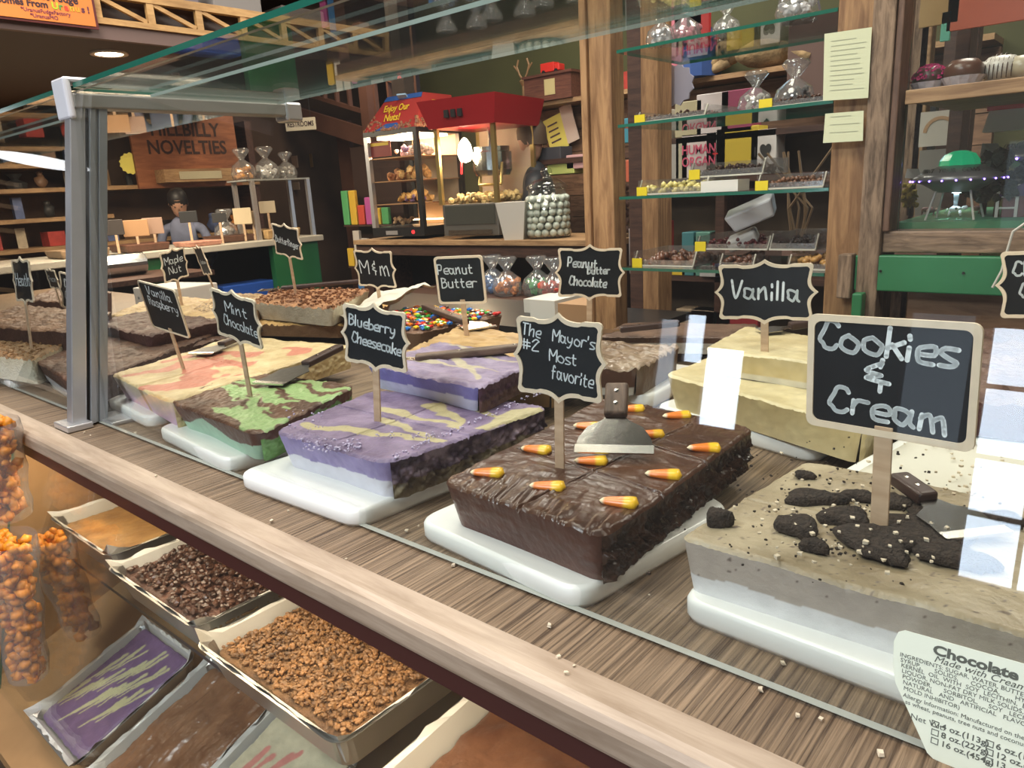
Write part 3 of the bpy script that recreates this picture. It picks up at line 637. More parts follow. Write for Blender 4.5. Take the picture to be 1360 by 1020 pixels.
# brown slabs on left, second row
for lab,px4,z0,z1,c1,c2,sc in [
 ('dark brown fudge slab with a white paper edge behind the Vanilla Raspberry sign',[(118,450),(205,470),(330,440),(200,425)],.026,.07,(.045,.018,.010),(.10,.045,.025),(.05,.02,.014)),
 ('upper chocolate block behind the Vanilla Raspberry sign',[(120,428),(196,446),(300,425),(190,412)],.074,.11,(.06,.026,.018),(.11,.05,.035),(.075,.030,.026)),
 ('marbled caramel fudge slab under the Maple Nut sign',[(145,418),(262,428),(350,402),(210,392)],.026,.10,(.38,.24,.11),(.60,.42,.20),(.45,.30,.15)),
 ('chocolate nut slab with crumbs left of the Butterfinger slab',[(255,412),(330,420),(380,392),(290,388)],.026,.10,(.10,.05,.025),(.45,.30,.14),(.30,.19,.10)),
 ('crumbly brown fudge slab behind the Heath sign',[(-40,432),(85,440),(150,415),(20,405)],.026,.13,(.09,.04,.02),(.20,.10,.05),(.05,.02,.015)),
 ('dark red brown fudge slab at the back left under a small sign',[(30,398),(100,402),(150,388),(70,384)],.026,.11,(.10,.045,.025),(.20,.09,.05),(.06,.02,.015)),
 ('chocolate fudge slab with pale swirls behind the Cookies & Cream sign',[(1170,520),(1420,545),(1420,440),(1210,432)],.045,.10,(.075,.030,.022),(.20,.12,.09),(.075,.024,.018)),
 ]:
    qq=[tuple(G(*p,z1)[:2]) for p in px4]
    sd=(lambda sc:lambda side,s,t,P: lerp(sc,tuple(min(1,x*1.5) for x in sc),np.clip(.5+fbm(P*50,3),0,1)))(sc)
    if 'white paper' in lab: sd=(lambda sc:lambda side,s,t,P: np.where((t>.45)[:,None],(.62,.58,.56),np.array(sc)) if side==0 else np.tile(sc,(len(t),1)))(sc)
    o=slab('fudge_slab',qq,z0,z1,tch(c1,c2,len(lab)),sd,fm('dark',.5,1.2,150),n=70,topd=lambda u,v,P: fbm(np.c_[P*70,u*0],4)*.006,taper=.012)
    tag(o,lab,'fudge')
o=board('white board behind the Cookies & Cream sign under the swirled chocolate slab',[(-.20,1.16),(.14,1.15),(.14,1.50),(-.22,1.56)],h=.042)
# deck crumbs
cr=crumbs('deck_crumbs',CREAM,[tuple(G(*p,.003)) for p in [(383,678),(360,692),(460,742),(540,705),(556,698),(602,750),(742,872),(762,884),(752,893),(862,790),(300,600),(112,574),(120,578),(105,569),(730,830),(1040,880),(1060,950),(1090,955),(1170,1000),(1010,915),(207,632),(180,575)]],.0012,.0032)
cr['label']='cream crumbs scattered along the wood-look deck by the front glass'; cr['category']='crumbs'
# ================================================================ HANDWRITING
# plain table: width;stroke|stroke   each point is two digits
T_="""A5;02 29 52|15 45
B5;09 02|09 29 48 37 26 06|26 46 54 43 22 02
C5;58 49 29 17 04 13 22 42 53
D5;09 02|09 29 47 54 43 22 02
E5;09 02|09 49|06 36|02 42
F5;09 02|09 49|06 36
H5;09 02|06 56|59 52
I2;19 12
L4;09 02 42
M6;02 09 35 69 62
N5;02 09 52 59
O5;29 07 04 22 42 54 57 39 29
P5;09 02|09 39 48 47 35 05
R5;09 02|09 39 48 47 36 06|26 52
S5;58 39 18 07 26 45 53 32 12 03
T5;09 59|29 22
V5;09 22 59
Y5;09 25 59|25 22
a5;45 26 06 04 03 22 33 45|46 43 52
b4;09 02|05 26 45 43 22 02
c4;46 26 05 03 12 42
e4;04 44 46 26 05 03 12 42
f4;38 29 18 12|06 36
g5;45 26 05 03 22 33 45|46 41 20 00
h5;09 02|04 26 46 42
i1;05 02|08 07
k4;09 02|46 04|15 42
l1;09 02
m7;06 02|05 16 26 32|35 46 56 62
n5;06 02|04 26 36 42
o5;26 05 03 22 42 54 45 26
p4;06 00|05 26 45 43 22 03
r4;06 02|04 16 36 46
s4;46 16 05 24 43 32 02
t4;18 13 22 32|06 36
u5;06 03 12 32 43|46 42
v4;06 22 46
w6;06 12 35 52 66
y5;06 04 23 44|46 43 20 00
#5;18 12|38 32|06 56|04 54
24;07 29 48 37 02 42
'1;09 07
&3;29 27|28 06 25|25 04 33|23 21""".split('\n')
GLY={}
for l in T_:
    ch=l[0]; w_,st=l[1:].split(';'); GLY[ch]=(int(w_),[[(int(p[0]),int(p[1])) for p in s.split()] for s in st.split('|')])
GLY[' ']=(3,[])
def hand(txt,x0,z0,size,wd,seed=1,slant=0.,track=1.5,sx=1.,jit=.25):
    """returns polygon mesh pieces in x,z plane (ribbon)"""
    R=random.Random(seed); k=size/7.; x=x0; V=[];F=[]
    for ch in txt:
        gw,sts=GLY.get(ch,(3,[])); dz=R.uniform(-.35,.35)*jit*2
        for s in sts:
            P=[Vector((x+(p[0]+R.uniform(-jit,jit)*.6)*k*sx+slant*(p[1]-2)*k,0,z0+(p[1]-2+dz+R.uniform(-jit,jit)*.5)*k)) for p in s]
            Q=[]
            for i in range(len(P)-1):
                a=P[max(0,i-1)];b=P[i];c=P[i+1];d=P[min(len(P)-1,i+2)]
                n=1 if len(P)==2 else 4
                for j in range(n):
                    t=j/n; Q.append(.5*((2*b)+(c-a)*t+(2*a-5*b+4*c-d)*t*t+(-a+3*b-3*c+d)*t**3))
            Q.append(P[-1]); h=wd/2
            for i,pnt in enumerate(Q):
                o=len(V); hh=h*(1+.12*math.sin(i*1.7+seed)); V+= [(pnt.x+math.cos(t*math.pi/4)*hh,0,pnt.z+math.sin(t*math.pi/4)*hh) for t in range(8)]; F.append(tuple(range(o,o+8)))
                if i<len(Q)-1:
                    nx=Q[i+1]; d=(nx-pnt); 
                    if d.length<1e-6: continue
                    d.normalize(); nn=Vector((-d.z,0,d.x))*h; o=len(V)
                    V+=[tuple(pnt+nn),tuple(pnt-nn),tuple(nx-nn),tuple(nx+nn)]; F.append((o,o+1,o+2,o+3))
        x+=(gw+track)*k*sx
    return V,F,x
def handw(txt,size,sx=1.,track=1.5): return sum((GLY.get(c,(3,[]))[0]+track) for c in txt)*size/7*sx-track*size/7*sx
# ================================================================ CHALK SIGNS
CHALKB=mat('chalkboard_black',(.008,.010,.013),.42,var=.25,vs=20,spec=.3)
FRAMEW=mat('pale_sign_wood',(.82,.68,.51),.55,var=.08,vs=60)
INK=mat('white_chalk_marker',(.86,.92,.95),.6)
def outline(w,h,kind):
    x=w/2;z=h/2; P=[]
    if kind=='rect':
        r=.008
        for cx,cz,a in((x-r,z-r,0),(-x+r,z-r,90),(-x+r,-z+r,180),(x-r,-z+r,270)):
            for i in range(6): t=math.radians(a+i*18); P.append((cx+r*math.cos(t),cz+r*math.sin(t)))
        return P
    # bracket plaque: quarter from right tip to top tip
    tipx=x*1.10; tipz=z*1.16; ix=x*.955; iz=z*.95; r=.006
    def quarter():
        q=[(tipx,0)]
        for i in range(1,7):
            t=i/6; q.append((tipx*(1-t)**3+3*ix*t*(1-t)**2*1.0+3*ix*.985*t*t*(1-t)+ix*t**3, z*.52*t))
        q.append((ix+.001,z*.62)); q.append((x-.001,z*.80)); q.append((x,z-r))
        for i in range(1,5): t=math.radians(i*90/5); q.append((x-r+r*math.cos(t),z-r+r*math.sin(t)))
        q.append((x-r,z)); q.append((x*.80,z-.0005)); q.append((x*.60,iz+.002))
        for i in range(0,6):
            t=1-i/6; q.append((x*.50*t,tipz*(1-t)**3+3*iz*t*(1-t)**2+3*iz*t*t*(1-t)+iz*t**3))
        return q
    q=quarter(); q2=[(-a,b) for a,b in reversed(q)][0:]
    top=[(0,tipz)]
    P=q+top+[(-a,b) for a,b in reversed(q)]
    P+= [(-a,-b) for a,b in q[1:]]+[(0,-tipz)]+[(a,-b) for a,b in reversed(q[1:])]
    return P
def chalk_sign(label,B0,yaw,pitch,roll,L,w,h,kind,lines,rim=.0052,stickw=.0125,group='chalkboard fudge signs',wd=None,seed=1,depth=.012):
    root=thing('chalkboard_sign',label,'sign',B0,0,group)
    root.rotation_euler=(0,0,0)
    ps,th,ro=map(math.radians,(yaw,pitch,roll))
    xa=Vector((math.cos(ps),math.sin(ps),0)); n=Vector((math.sin(ps),-math.cos(ps),0)); za=Vector((0,0,1))*math.cos(th)-n*math.sin(th)
    x2=xa*math.cos(ro)+za*math.sin(ro); z2=-xa*math.sin(ro)+za*math.cos(ro); y2=z2.cross(x2)
    R=Matrix((x2,y2,z2)).transposed().to_4x4(); root.matrix_world=Matrix.Translation(B0)@R
    root.rotation_mode='XYZ'
    zc=L+h/2; O=outline(w,h,kind)
    sx=(w/2-rim)/(w/2); sz=(h/2-rim)/(h/2)
    I=[(a*sx,b*sz) for a,b in O]; n_=len(O); T=.0035
    v=[(a,0,b+zc) for a,b in O]+[(a,0,b+zc) for a,b in I]+[(a,T,b+zc) for a,b in O]+[(a,.0014,b+zc) for a,b in I]
    f=[]
    for i in range(n_):
        j=(i+1)%n_; f+=[(i,j,n_+j,n_+i)[::-1],(i,j,2*n_+j,2*n_+i),(n_+i,n_+j,3*n_+j,3*n_+i)[::-1]]
    f.append(tuple(range(2*n_,3*n_)))
    B().add(v,f).make('frame',FRAMEW,root)
    B().prism([(a,b+zc) for a,b in I],.0015,.0030).make('board',CHALKB,root)
    s=B().box(-stickw/2,stickw/2,.0002,.0030,-depth,L+.01 if kind=='rect' else L); s.make('stick',W_STICK,root,bevel=.0006)
    V=[];F=[]
    for k,(txt,cx,cz,size,*sc) in enumerate(lines):
        rot=sc[1] if len(sc)>1 else 0
        tgt=(sc[0] if sc else .8)*w; sxx=tgt/handw(txt,size)
        tw=handw(txt,size,sxx); a,b_,_=hand(txt,cx-tw/2,cz-size*.4+zc,size,wd or size*.15,seed+k,.0,1.5,sxx)
        if rot:
            cr_,sr_=math.cos(math.radians(rot)),math.sin(math.radians(rot))
            a=[(cx+(p[0]-cx)*cr_-(p[2]-zc-cz)*sr_,p[1],zc+cz+(p[0]-cx)*sr_+(p[2]-zc-cz)*cr_) for p in a]
        o=len(V); V+=[(p[0],.00125,p[2]) for p in a]; F+=[tuple(i+o for i in q) for q in b_]
    B().add(V,F).make('lettering',INK,root)
    return root
cs=chalk_sign
cs("large rectangular chalkboard reading Cookies & Cream, standing in the grey fudge",(-.165,.707,.083),-8.8,.9,1.9,.094,.151,.112,'rect',[('Cookies',-.003,.031,.026,.80,-4),('&',-.008,.001,.026,.13),('Cream',.002,-.031,.024,.72,-4)],rim=.0065,stickw=.0165,wd=.0044)
cs("bracket-shaped chalkboard reading The Mayor's #2 Most favorite",(-.520,.670,.080),9.1,-.3,-2.1,.096,.113,.095,'br',[("The",-.036,.030,.014,.22,-8),("Mayor's",.020,.024,.014,.48,-6),('#2',-.038,.013,.014,.20,-4),('Most',.006,.001,.014,.32,-4),('favorite',.018,-.021,.016,.48,-6)],wd=.0017,seed=3)
cs("bracket-shaped chalkboard reading Vanilla, in the pale yellow fudge",(-.467,1.175,.085),8,-1.4,1.5,.103,.150,.092,'br',[('Vanilla',.0,.0,.030,.72,-2)],wd=.0040,seed=5)
cs("plain rectangular chalkboard reading Peanut Butter, in the tan slab",(-1.200,1.213,.085),20.5,-4,.8,.084,.122,.111,'rect',[('Peanut',-.010,.024,.022,.72),('Butter',-.004,-.008,.022,.72)],wd=.0030,seed=7)
cs("wide bracket chalkboard reading Peanut Butter Chocolate, in front of the pine post",(-.959,1.369,.080),31.6,0,-2.2,.093,.144,.110,'br',[('Peanut',-.016,.020,.020,.46,-5),('Butter',.020,.004,.016,.34,0),('Chocolate',-.004,-.022,.020,.58,-4)],wd=.0034,seed=9)
cs("bracket-shaped chalkboard reading Blueberry Cheesecake, in the purple fudge",(-.883,.681,.081),12.9,-1.5,-6.1,.090,.116,.092,'br',[('Blueberry',-.004,.018,.016,.74,-4),('Cheesecake',.002,-.010,.016,.78,-6)],wd=.0026,seed=11)
cs("bracket-shaped chalkboard reading Mint Chocolate, leaning in the green swirled fudge",(-1.235,.667,.078),2.9,-6.5,-8.1,.107,.133,.090,'br',[('Mint',.004,.014,.019,.48,-2),('Chocolate',.008,-.014,.019,.72,-4)],wd=.0024,seed=13)
cs("plain rectangular chalkboard reading Vanilla Raspberry, in the pink marbled fudge",(-1.578,.707,.084),2.8,-11.8,-6.6,.083,.145,.109,'rect',[('Vanilla',.0,.032,.019,.62,-3),('Raspberry',.004,.008,.019,.75,-3)],rim=.0035,wd=.0024,seed=15)
cs("small bracket chalkboard reading Maple Nut, at the back near the silver canister",(-2.50,1.157,.100),115,-3.4,4.9,.088,.120,.100,'br',[('Maple',0,.016,.024,.72),('Nut',0,-.016,.024,.5)],wd=.0030,seed=17)
cs("narrow edge-on chalkboard with a small word, right of the Maple Nut sign",(-2.659,1.363,.100),-4,-12,2.8,.076,.075,.107,'br',[('Cashew',0,-.005,.014,.6)],wd=.0018,seed=19)
cs("bracket-shaped chalkboard reading Butterfinger, in front of the green counter end",(-2.128,1.365,.127),3.2,-9,-8.8,.125,.133,.102,'br',[('Butterfinger',0,-.004,.022,.84,-5)],wd=.0030,seed=21)
cs("bracket-shaped chalkboard reading M&M, among the coloured candy slab",(-1.753,1.412,.088),14,-8,-2.5,.072,.137,.110,'br',[('M',-.038,.0,.040,.22),('&',-.002,.002,.036,.10),('m',.036,.0,.046,.25)],wd=.0038,seed=23)
cs("tall narrow chalkboard reading Heath, leftmost sign in the case",(-2.144,.586,.094),5.9,4.9,-.1,.121,.099,.105,'br',[('Heath',0,0,.030,.76)],wd=.0030,seed=25)
cs("chalkboard reading Dark Chocolate, half hidden by the aluminium post",(-2.149,.699,.080),9,2.7,-6,.095,.125,.098,'br',[('Dark',-.012,.018,.020,.46),('Chocolate',.002,-.014,.020,.74)],wd=.0030,seed=27)
cs("bracket-shaped chalkboard cut by the right edge of the photo, reading Ch",(-.080,1.30,.100),-14,-1.9,5,.095,.150,.100,'br',[('Chocolate',.0,.022,.020,.78),('Caramel',.0,-.010,.020,.66)],wd=.0034,seed=29)
cs("tiny dark chalkboard far at the back left, behind the Heath sign",(-3.00,.944,.110),-1,-6,-1,.055,.100,.070,'br',[('Pecan',0,0,.020,.7)],wd=.0025,seed=31)
# ================================================================ SPATULAS
SPW=wood('spatula_handle_wood',(.055,.030,.020),(.17,.105,.075),axis=1,scale=16,ratio=6,rough=.5)
BLK=mat('dark_handle',(.05,.025,.02),.4,var=.2)
BLADE2=mat('dull_spatula_steel',(.10,.095,.085),.4,metal=.6,bump=.4,bs=60)
BLADE=mat('spatula_blade_steel',(.42,.41,.39),.16,metal=1.,bump=.1,bs=30)
def spatula(label,F_,H,bw0,bw1,bl,hw,hm=SPW,roll=0.,necklen=.02,hh=.014,group='fudge spatulas',bm=None):
    """F_ centre of blade front edge, H handle end"""
    F_=Vector(F_);H=Vector(H); y=(H-F_).normalized(); x=y.cross(Vector((0,0,1))).normalized(); z=x.cross(y)
    root=thing('spatula',label,'spatula',F_,0,group)
    root.matrix_world=Matrix.Translation(F_)@Matrix((x,y,z)).transposed().to_4x4()@Matrix.Rotation(math.radians(roll),4,'Y')
    Lt=(H-F_).length
    v=[];t=.0012
    prof=[(0,bw0/2),(.004,bw0/2),(bl*.45,bw0*.46),(bl*.8,bw1*.62),(bl,bw1*.32),(bl+necklen,hw*.32)]
    for yy,ww in prof: v+=[(-ww,yy,0),(ww,yy,0),(ww,yy,t),(-ww,yy,t)]
    f=[(0,1,2,3)[::-1]]
    for i in range(len(prof)-1):
        for j in range(4): f.append((i*4+j,i*4+(j+1)%4,(i+1)*4+(j+1)%4,(i+1)*4+j))
    f.append(tuple(range(len(v)-4,len(v))))
    B().add(v,f).make('blade',bm or BLADE,root)
    B().add([(-bw0/2,-.0015,-.0012),(bw0/2,-.0015,-.0012),(bw0/2,.010,.0022),(-bw0/2,.010,.0022),(-bw0/2,-.0015,.0020),(bw0/2,-.0015,.0020)],[(0,1,5,4),(4,5,2,3)]).make('blade_edge',mat('bright_steel_edge',(.75,.74,.70),.25,metal=.9),root)
    B().box(-hw/2,hw/2,bl+necklen*.7,Lt,-hh/2+.002,hh/2+.002).make('handle',hm,root,bevel=.004,seg=3)
    for yy in(.3,.7): B().lathe([(0.0001,.0015),(.003,.001),(.003,0)],8,(0,bl+necklen+(Lt-bl-necklen)*yy,hh/2+.0015)).make('rivet',STEEL,root)
    return root
spatula('wide steel spatula with short wooden handle resting on the candy corn chocolate fudge',G(815,601,.098),tuple(VY(820,512,.79)),.098,.056,.046,.030,roll=0,necklen=.008)
spatula('large steel spatula lying on the dark cookies behind the Cookies & Cream stick',G(1300,712,.092),G(1192,636,.100),.065,.05,.055,.022,hm=BLK)
spatula('spatula with long brown handle lying across the second purple block',G(505,482,.128),G(738,458,.138),.05,.04,.05,.024)
spatula('crumb covered spatula lying on the mint chocolate fudge',G(356,510,.085),G(452,462,.104),.075,.06,.10,.022,hm=BLK,bm=BLADE2)
spatula('dark spatula lying on the pink marbled fudge behind its sign',G(266,470,.088),G(345,438,.094),.065,.055,.07,.022,hm=BLK,bm=BLADE2)
spatula('spatula with dark red handle on the Butterfinger slab',G(345,386,.132),G(480,374,.140),.06,.05,.06,.024,hm=BLK)
spatula('wide spatula with dark handle beside the Peanut Butter sign, over the candy slab',G(640,436,.100),G(565,408,.110),.08,.06,.08,.026,hm=BLK)
spatula('brown handled spatula lying on papers behind the rippled frosting slab',G(792,442,.09),G(902,430,.10),.05,.04,.04,.024,hm=BLK)
spatula('spatula with thin blade behind the Vanilla sign',G(1010,440,.14),G(1095,428,.15),.05,.04,.04,.022,hm=BLK)
# ================================================================ INGREDIENT LABEL ON THE GLASS
def glass_local(): 
    xa=Vector((1,0,0)); za=Vector((0,math.sin(GA),math.cos(GA))); ya=za.cross(xa); return Matrix((xa,ya,za)).transposed().to_4x4()
x0,s0=Gpx(1187,845)
lab=thing('ingredient_label','pale cream Chocolate Fudge ingredient label stuck on the front glass','label',GL(x0,s0,.001))
lab.matrix_world=Matrix.Translation(GL(x0,s0,.0015))@glass_local()
pp=[(1190,905),(1187,880),(1188,850),(1194,838),(1203,836),(1360,880),(1400,892),(1400,1075),(1290,1028),(1240,1006),(1232,998)]
poly=[(Gpx(*p)[0]-x0,Gpx(*p)[1]-s0) for p in pp]
B().prism(poly,-.0004,.0).make('paper',mat('label_paper',(.80,.86,.72),.5),lab)
LINK=mat('label_print',(.11,.12,.10),.7)
def lt(s,px,py,size,sx=1.,bold=0.,sh=0):
    a,b_=Gpx(px,py); o=text(s,size,LINK,lab,(a-x0,-.0006,b_-s0),(math.pi/2,0,0),'print',sx,.00005,'LEFT',bold,shear=sh); return o
k_=.001
lt('Chocolate Fudge',1240,861,.0100,1.22,.0004)
lt('Made with Cream and Butter',1241,873,.0072,1.05,0,.3)
for i,(py,s) in enumerate(zip((867.5,874.5,881.5,889,896.5,904,912),['INGREDIENTS: SUGAR, WATER, BUTTER (CREAM, SALT), CORN','SYRUP,       SOLIDS,      COCOA,       HYDROGENATED','KERNEL  OIL  WITH  SOY  LECITHIN,  BROWN','LIQUOR, NON-FAT DRY MILK SOLIDS, COCOA BUTTER','POWDER,      SORBITOL,     SOY   LECITHIN  (AN','NATURAL   AND   ARTIFICIAL   FLAVORS,  (POTASSIUM','MOLD INHIBITOR)'])):
    lt(s,1196+i*.8,py,.0045,.98)
lt('Allergy Information: Manufactured on the same equipment',1200,921,.0047,.95)
lt('as wheat, peanuts, tree nuts and coconut, Contains soy.',1203,930,.0047,.95)
lt('Net Wt.',1210,949,.0062,1.05)
for i,(a,b_) in enumerate((('4 oz.(113g)','6 oz.(170g)'),('8 oz.(227g)','12 oz.(340g)'),('16 oz.(454g)','13 oz.(369g)'))):
    for col_,s in enumerate((a,b_)):
        px=1240+col_*72-i*.5; py=960+i*11.2+col_*26; lt(s,px+11,py+3,.0062,1.05,.0001)
        a0,b0=Gpx(px+3,py); bb=B(); e=.0024;t=.0005
        for q in((-e,e,e-t,e),(-e,e,-e,-e+t),(-e,-e+t,-e,e),(e-t,e,-e,e)): bb.box(a0-x0+q[0],a0-x0+q[1],-.0007,-.0004,b0-s0+q[2],b0-s0+q[3])
        bb.make('tick_box',LINK,lab)
# ================================================================ LOWER SHELF TRAYS
TIN=mat('tin_tray',(.50,.48,.44),.3,metal=.85,bump=.15,bs=20)
LINER=mat('waxed_liner',(.60,.58,.53),.45,bump=.3,bs=40)
def tray(label,loc,rot,w,d,h,seed=1,liner=True,group='fudge trays in the lower case'):
    root=thing('baking_tray',label,'tray',loc,0,group,rot)
    t=.0015; fl=.018
    def ring(z,ins,r=.02):
        P=[]; x=w/2-ins;y=d/2-ins
        for cx,cy,a in((x-r,y-r,0),(-x+r,y-r,90),(-x+r,-y+r,180),(x-r,-y+r,270)):
            for i in range(5): q=math.radians(a+i*22.5); P.append((cx+r*math.cos(q),cy+r*math.sin(q),z))
        return P
    rings=[ring(0,fl+.012,.012),ring(.004,fl+.001),ring(h-.002,.003),ring(h,-.004,.024),ring(h+.002,-.006,.026),ring(h+.002,-.002,.022),ring(h-.003,.005),ring(.005,fl+.003),ring(.003,fl+.013,.012)]
    v=[p for r_ in rings for p in r_]; n=20
    f=[(j*n+i,j*n+(i+1)%n,(j+1)*n+(i+1)%n,(j+1)*n+i) for j in range(len(rings)-1) for i in range(n)]+[tuple(range(n-1,-1,-1)),tuple(range(8*n,9*n))]
    B().add(v,f).make('pan',TIN,root,smooth=False)
    if liner:
        n=64; P=[];R=random.Random(seed)
        for k,(z,ins) in enumerate(((.012,fl+.003),(h*.6,.012),(h+.001,.004),(h+.012,-.002))):
            for i in range(n):
                a=i/n*4; sd=int(a)%4; f_=a-int(a); x=w/2-ins;y=d/2-ins
                c=[(-x,-y),(x,-y),(x,y),(-x,y)]; p=c[sd];q=c[(sd+1)%4]
                cor=min(f_,1-f_)
                zz=z; ex=1.
                if k==3: zz=h+.001+max(0,.10-cor)*.16*R.uniform(.6,1.3)+R.uniform(0,.006)+.003*math.sin(i*1.3+seed)
                if k==3: ex=1+R.uniform(-.012,.015)
                P.append(((p[0]*(1-f_)+q[0]*f_)*ex,(p[1]*(1-f_)+q[1]*f_)*ex,zz))
        f=[(k*n+i,k*n+(i+1)%n,(k+1)*n+(i+1)%n,(k+1)*n+i) for k in range(3) for i in range(n)]
        B().add(P,f).make('paper_liner',LINER,root)
    return root
def tray_fudge(tr,label,w,d,h,topcol,m,topd=None,name='fudge_slab'):
    q=[(-w/2,-d/2),(w/2,-d/2),(w/2,d/2),(-w/2,d/2)]
    o=slab(name,q,.006,h,topcol,const((.3,.2,.1)),m,n=80,taper=.015,topd=topd,r=.012)
    bpy.context.view_layer.update(); o.matrix_world=tr.matrix_world.copy(); tag(o,label,'fudge','fudge in the lower trays'); return o
RC=math.radians
zs=-.319
def on_shelf(pxy,w,d,h,rz,name,lab):
    p=G(*pxy,zs+h); return p
T1=tray('metal tray of chopped toffee crumble in the middle of the lower glass shelf',(-.893,.580,zs),(0,0,RC(0)),.37,.30,.066,2)
f1=tray_fudge(T1,'fudge covered in tan chopped toffee on the lower glass shelf',.335,.262,.050,tch((.12,.055,.02),(.28,.14,.05),3),fm('nut',.6))
crumbs('toffee_topping',mat('tan_toffee_bits',(.27,.13,.045),.5,var=.7,vs=60),[( random.uniform(-.16,.16),random.uniform(-.125,.125),.053+random.random()*.004) for _ in range(2600)],.0024,.0048,f1,sub=1,sq=(1,1,.8))
T2=tray('metal tray of dark nut cluster fudge beyond the toffee tray on the lower shelf',(-1.300,.600,zs),(0,0,RC(0)),.35,.30,.066,5)
f2=tray_fudge(T2,'fudge covered in dark chocolate nut clusters on the lower glass shelf',.335,.262,.048,tch((.05,.02,.012),(.12,.05,.03),3),fm('dark',.5))
crumbs('nut_cluster_topping',mat('dark_nut_clusters',(.07,.03,.017),.35,var=.6,vs=60),[( random.uniform(-.16,.16),random.uniform(-.125,.125),.052+random.random()*.006) for _ in range(800)],.004,.008,f2,sub=1,j=.3)
T3=tray('lined tray of plain dark chocolate fudge nearest on the lower glass shelf',(-.445,.565,zs),(0,0,RC(4)),.37,.32,.07,8)
f3=tray_fudge(T3,'smooth dark chocolate fudge nearest on the lower glass shelf',.335,.285,.045,tch((.085,.032,.015),(.13,.055,.026),3),fm('chocolate',.3),topd=lambda u,v,P: fbm(np.c_[P*25,u*0],4)*.004)
T4=tray('lined tray of caramel coloured fudge farthest on the lower glass shelf',(-1.69,.640,zs),(0,0,RC(0)),.33,.34,.066,11)
f4=tray_fudge(T4,'plain caramel fudge in the farthest lower shelf tray',.30,.30,.045,tch((.26,.13,.04),(.38,.21,.07),3),fm('peanut',.5))
# sloping lower deck trays (long side up the slope)
def slope_tray(label,x,s,w,d,h,seed): 
    return tray(label,LD(x,s,.002),(SL,0,0),w,d,h,seed)
def zz(n,seed,c,w0=.03,base=(.22,.14,.27),amp=.26,off=0):
    R=random.Random(seed); L=[]
    for i in range(n):
        u=-.02+.80*i/n; v0=.02+.52*((i*.62)%1.)
        a=(u,v0); b_=(u+.10+R.uniform(0,.08),v0+.34+R.uniform(0,.08)); c_=(u+.07,v0+.12); d=(u+.22,v0+.40)
        L+=[(a,b_,w0*.3,w0),(b_,c_,w0*.9,.006),(c_,d,.006,w0*.8)]
    return streaks(L,tch(tuple(x*.85 for x in base),tuple(x*1.1 for x in base),4),c,.03,4,seed)
LT=slope_tray('lined tray of purple swirled fudge at the left of the sloping lower deck',-1.528,.135,.237,.27,.05,21)
LF=tray_fudge(LT,'purple fudge with pale yellow zigzag swirls in the lower case',.205,.245,.044,zz(13,3,(.52,.49,.28),.022,(.17,.10,.21)),fm('berry',.4),topd=lambda u,v,P: fbm(np.c_[P*25,u*0],4)*.002)
LT2=slope_tray('lined tray of milk chocolate fudge in the middle of the sloping lower deck',-1.252,.145,.237,.29,.05,24)
LF2=tray_fudge(LT2,'glossy milk chocolate fudge with swirl marks in the lower case',.205,.265,.044,tch((.15,.065,.03),(.27,.13,.065),8),fm('glossy',.2),topd=lambda u,v,P: fbm(np.c_[P*[60,14],u*0],4)*.006)
LT3=slope_tray('lined tray of cream and pink swirled fudge on the sloping lower deck',-1.010,.150,.237,.30,.05,27)
LF3=tray_fudge(LT3,'cream fudge with salmon pink loops in the lower case',.205,.275,.044,zz(8,9,(.58,.22,.18),.035,(.60,.53,.36)),fm('vanrasp',.4))
bpy.context.view_layer.update()
# ================================================================ POPCORN BAGS
POP=mat('cheese_popcorn',(.72,.25,.012),.5,var=.5,vs=45)
def popcorn_bag(label,top,bot,r0,r1,n,seed):
    top=Vector(top);bot=Vector(bot); root=thing('popcorn_bag',label,'bag',bot,0,'caramel popcorn bags'); b=B(); R=random.Random(seed)
    ax=top-bot
    for i in range(n):
        t=R.random(); r=(r1+(r0-r1)*t)*math.sqrt(R.random()); a=R.random()*6.283; p=ax*t+Vector((r*math.cos(a)*1.,r*math.sin(a)*.7,0)); b.blob(p,R.uniform(.008,.013),i,.35,1)
    o=b.make('popcorn',POP,root,smooth=True); o['kind']='stuff'
    d=B(); prof=[]
    for i in range(9):
        t=i/8; prof.append(((r1+(r0-r1)*t)*1.15+.010+.004*math.sin(i*2.),t))
    v=[];n_=16
    for r,t in prof:
        for j in range(n_): a=6.283*j/n_; v.append(tuple(ax*t+Vector((r*math.cos(a)*(1+.05*math.sin(3*j)),r*math.sin(a)*.75,0))))
    c=len(v); f=[(k*n_+j,k*n_+(j+1)%n_,(k+1)*n_+(j+1)%n_,(k+1)*n_+j) for k in range(8) for j in range(n_)]
    d.add(v,f); d.make('cellophane_wrap',BAG,root,smooth=True); return root
popcorn_bag('upper bag of orange caramel popcorn at the lower left, near the wood edge',VX(-14,560,-1.72),VX(8,684,-1.72),.050,.045,230,1)
popcorn_bag('long bag of orange caramel popcorn at the lower left edge, hanging lowest',VX(8,715,-1.62),VX(38,895,-1.62),.050,.032,330,2)
popcorn_bag('bag of orange caramel popcorn leaning right of the longest one',VX(62,712,-1.74),VX(112,838,-1.74),.045,.030,230,3)
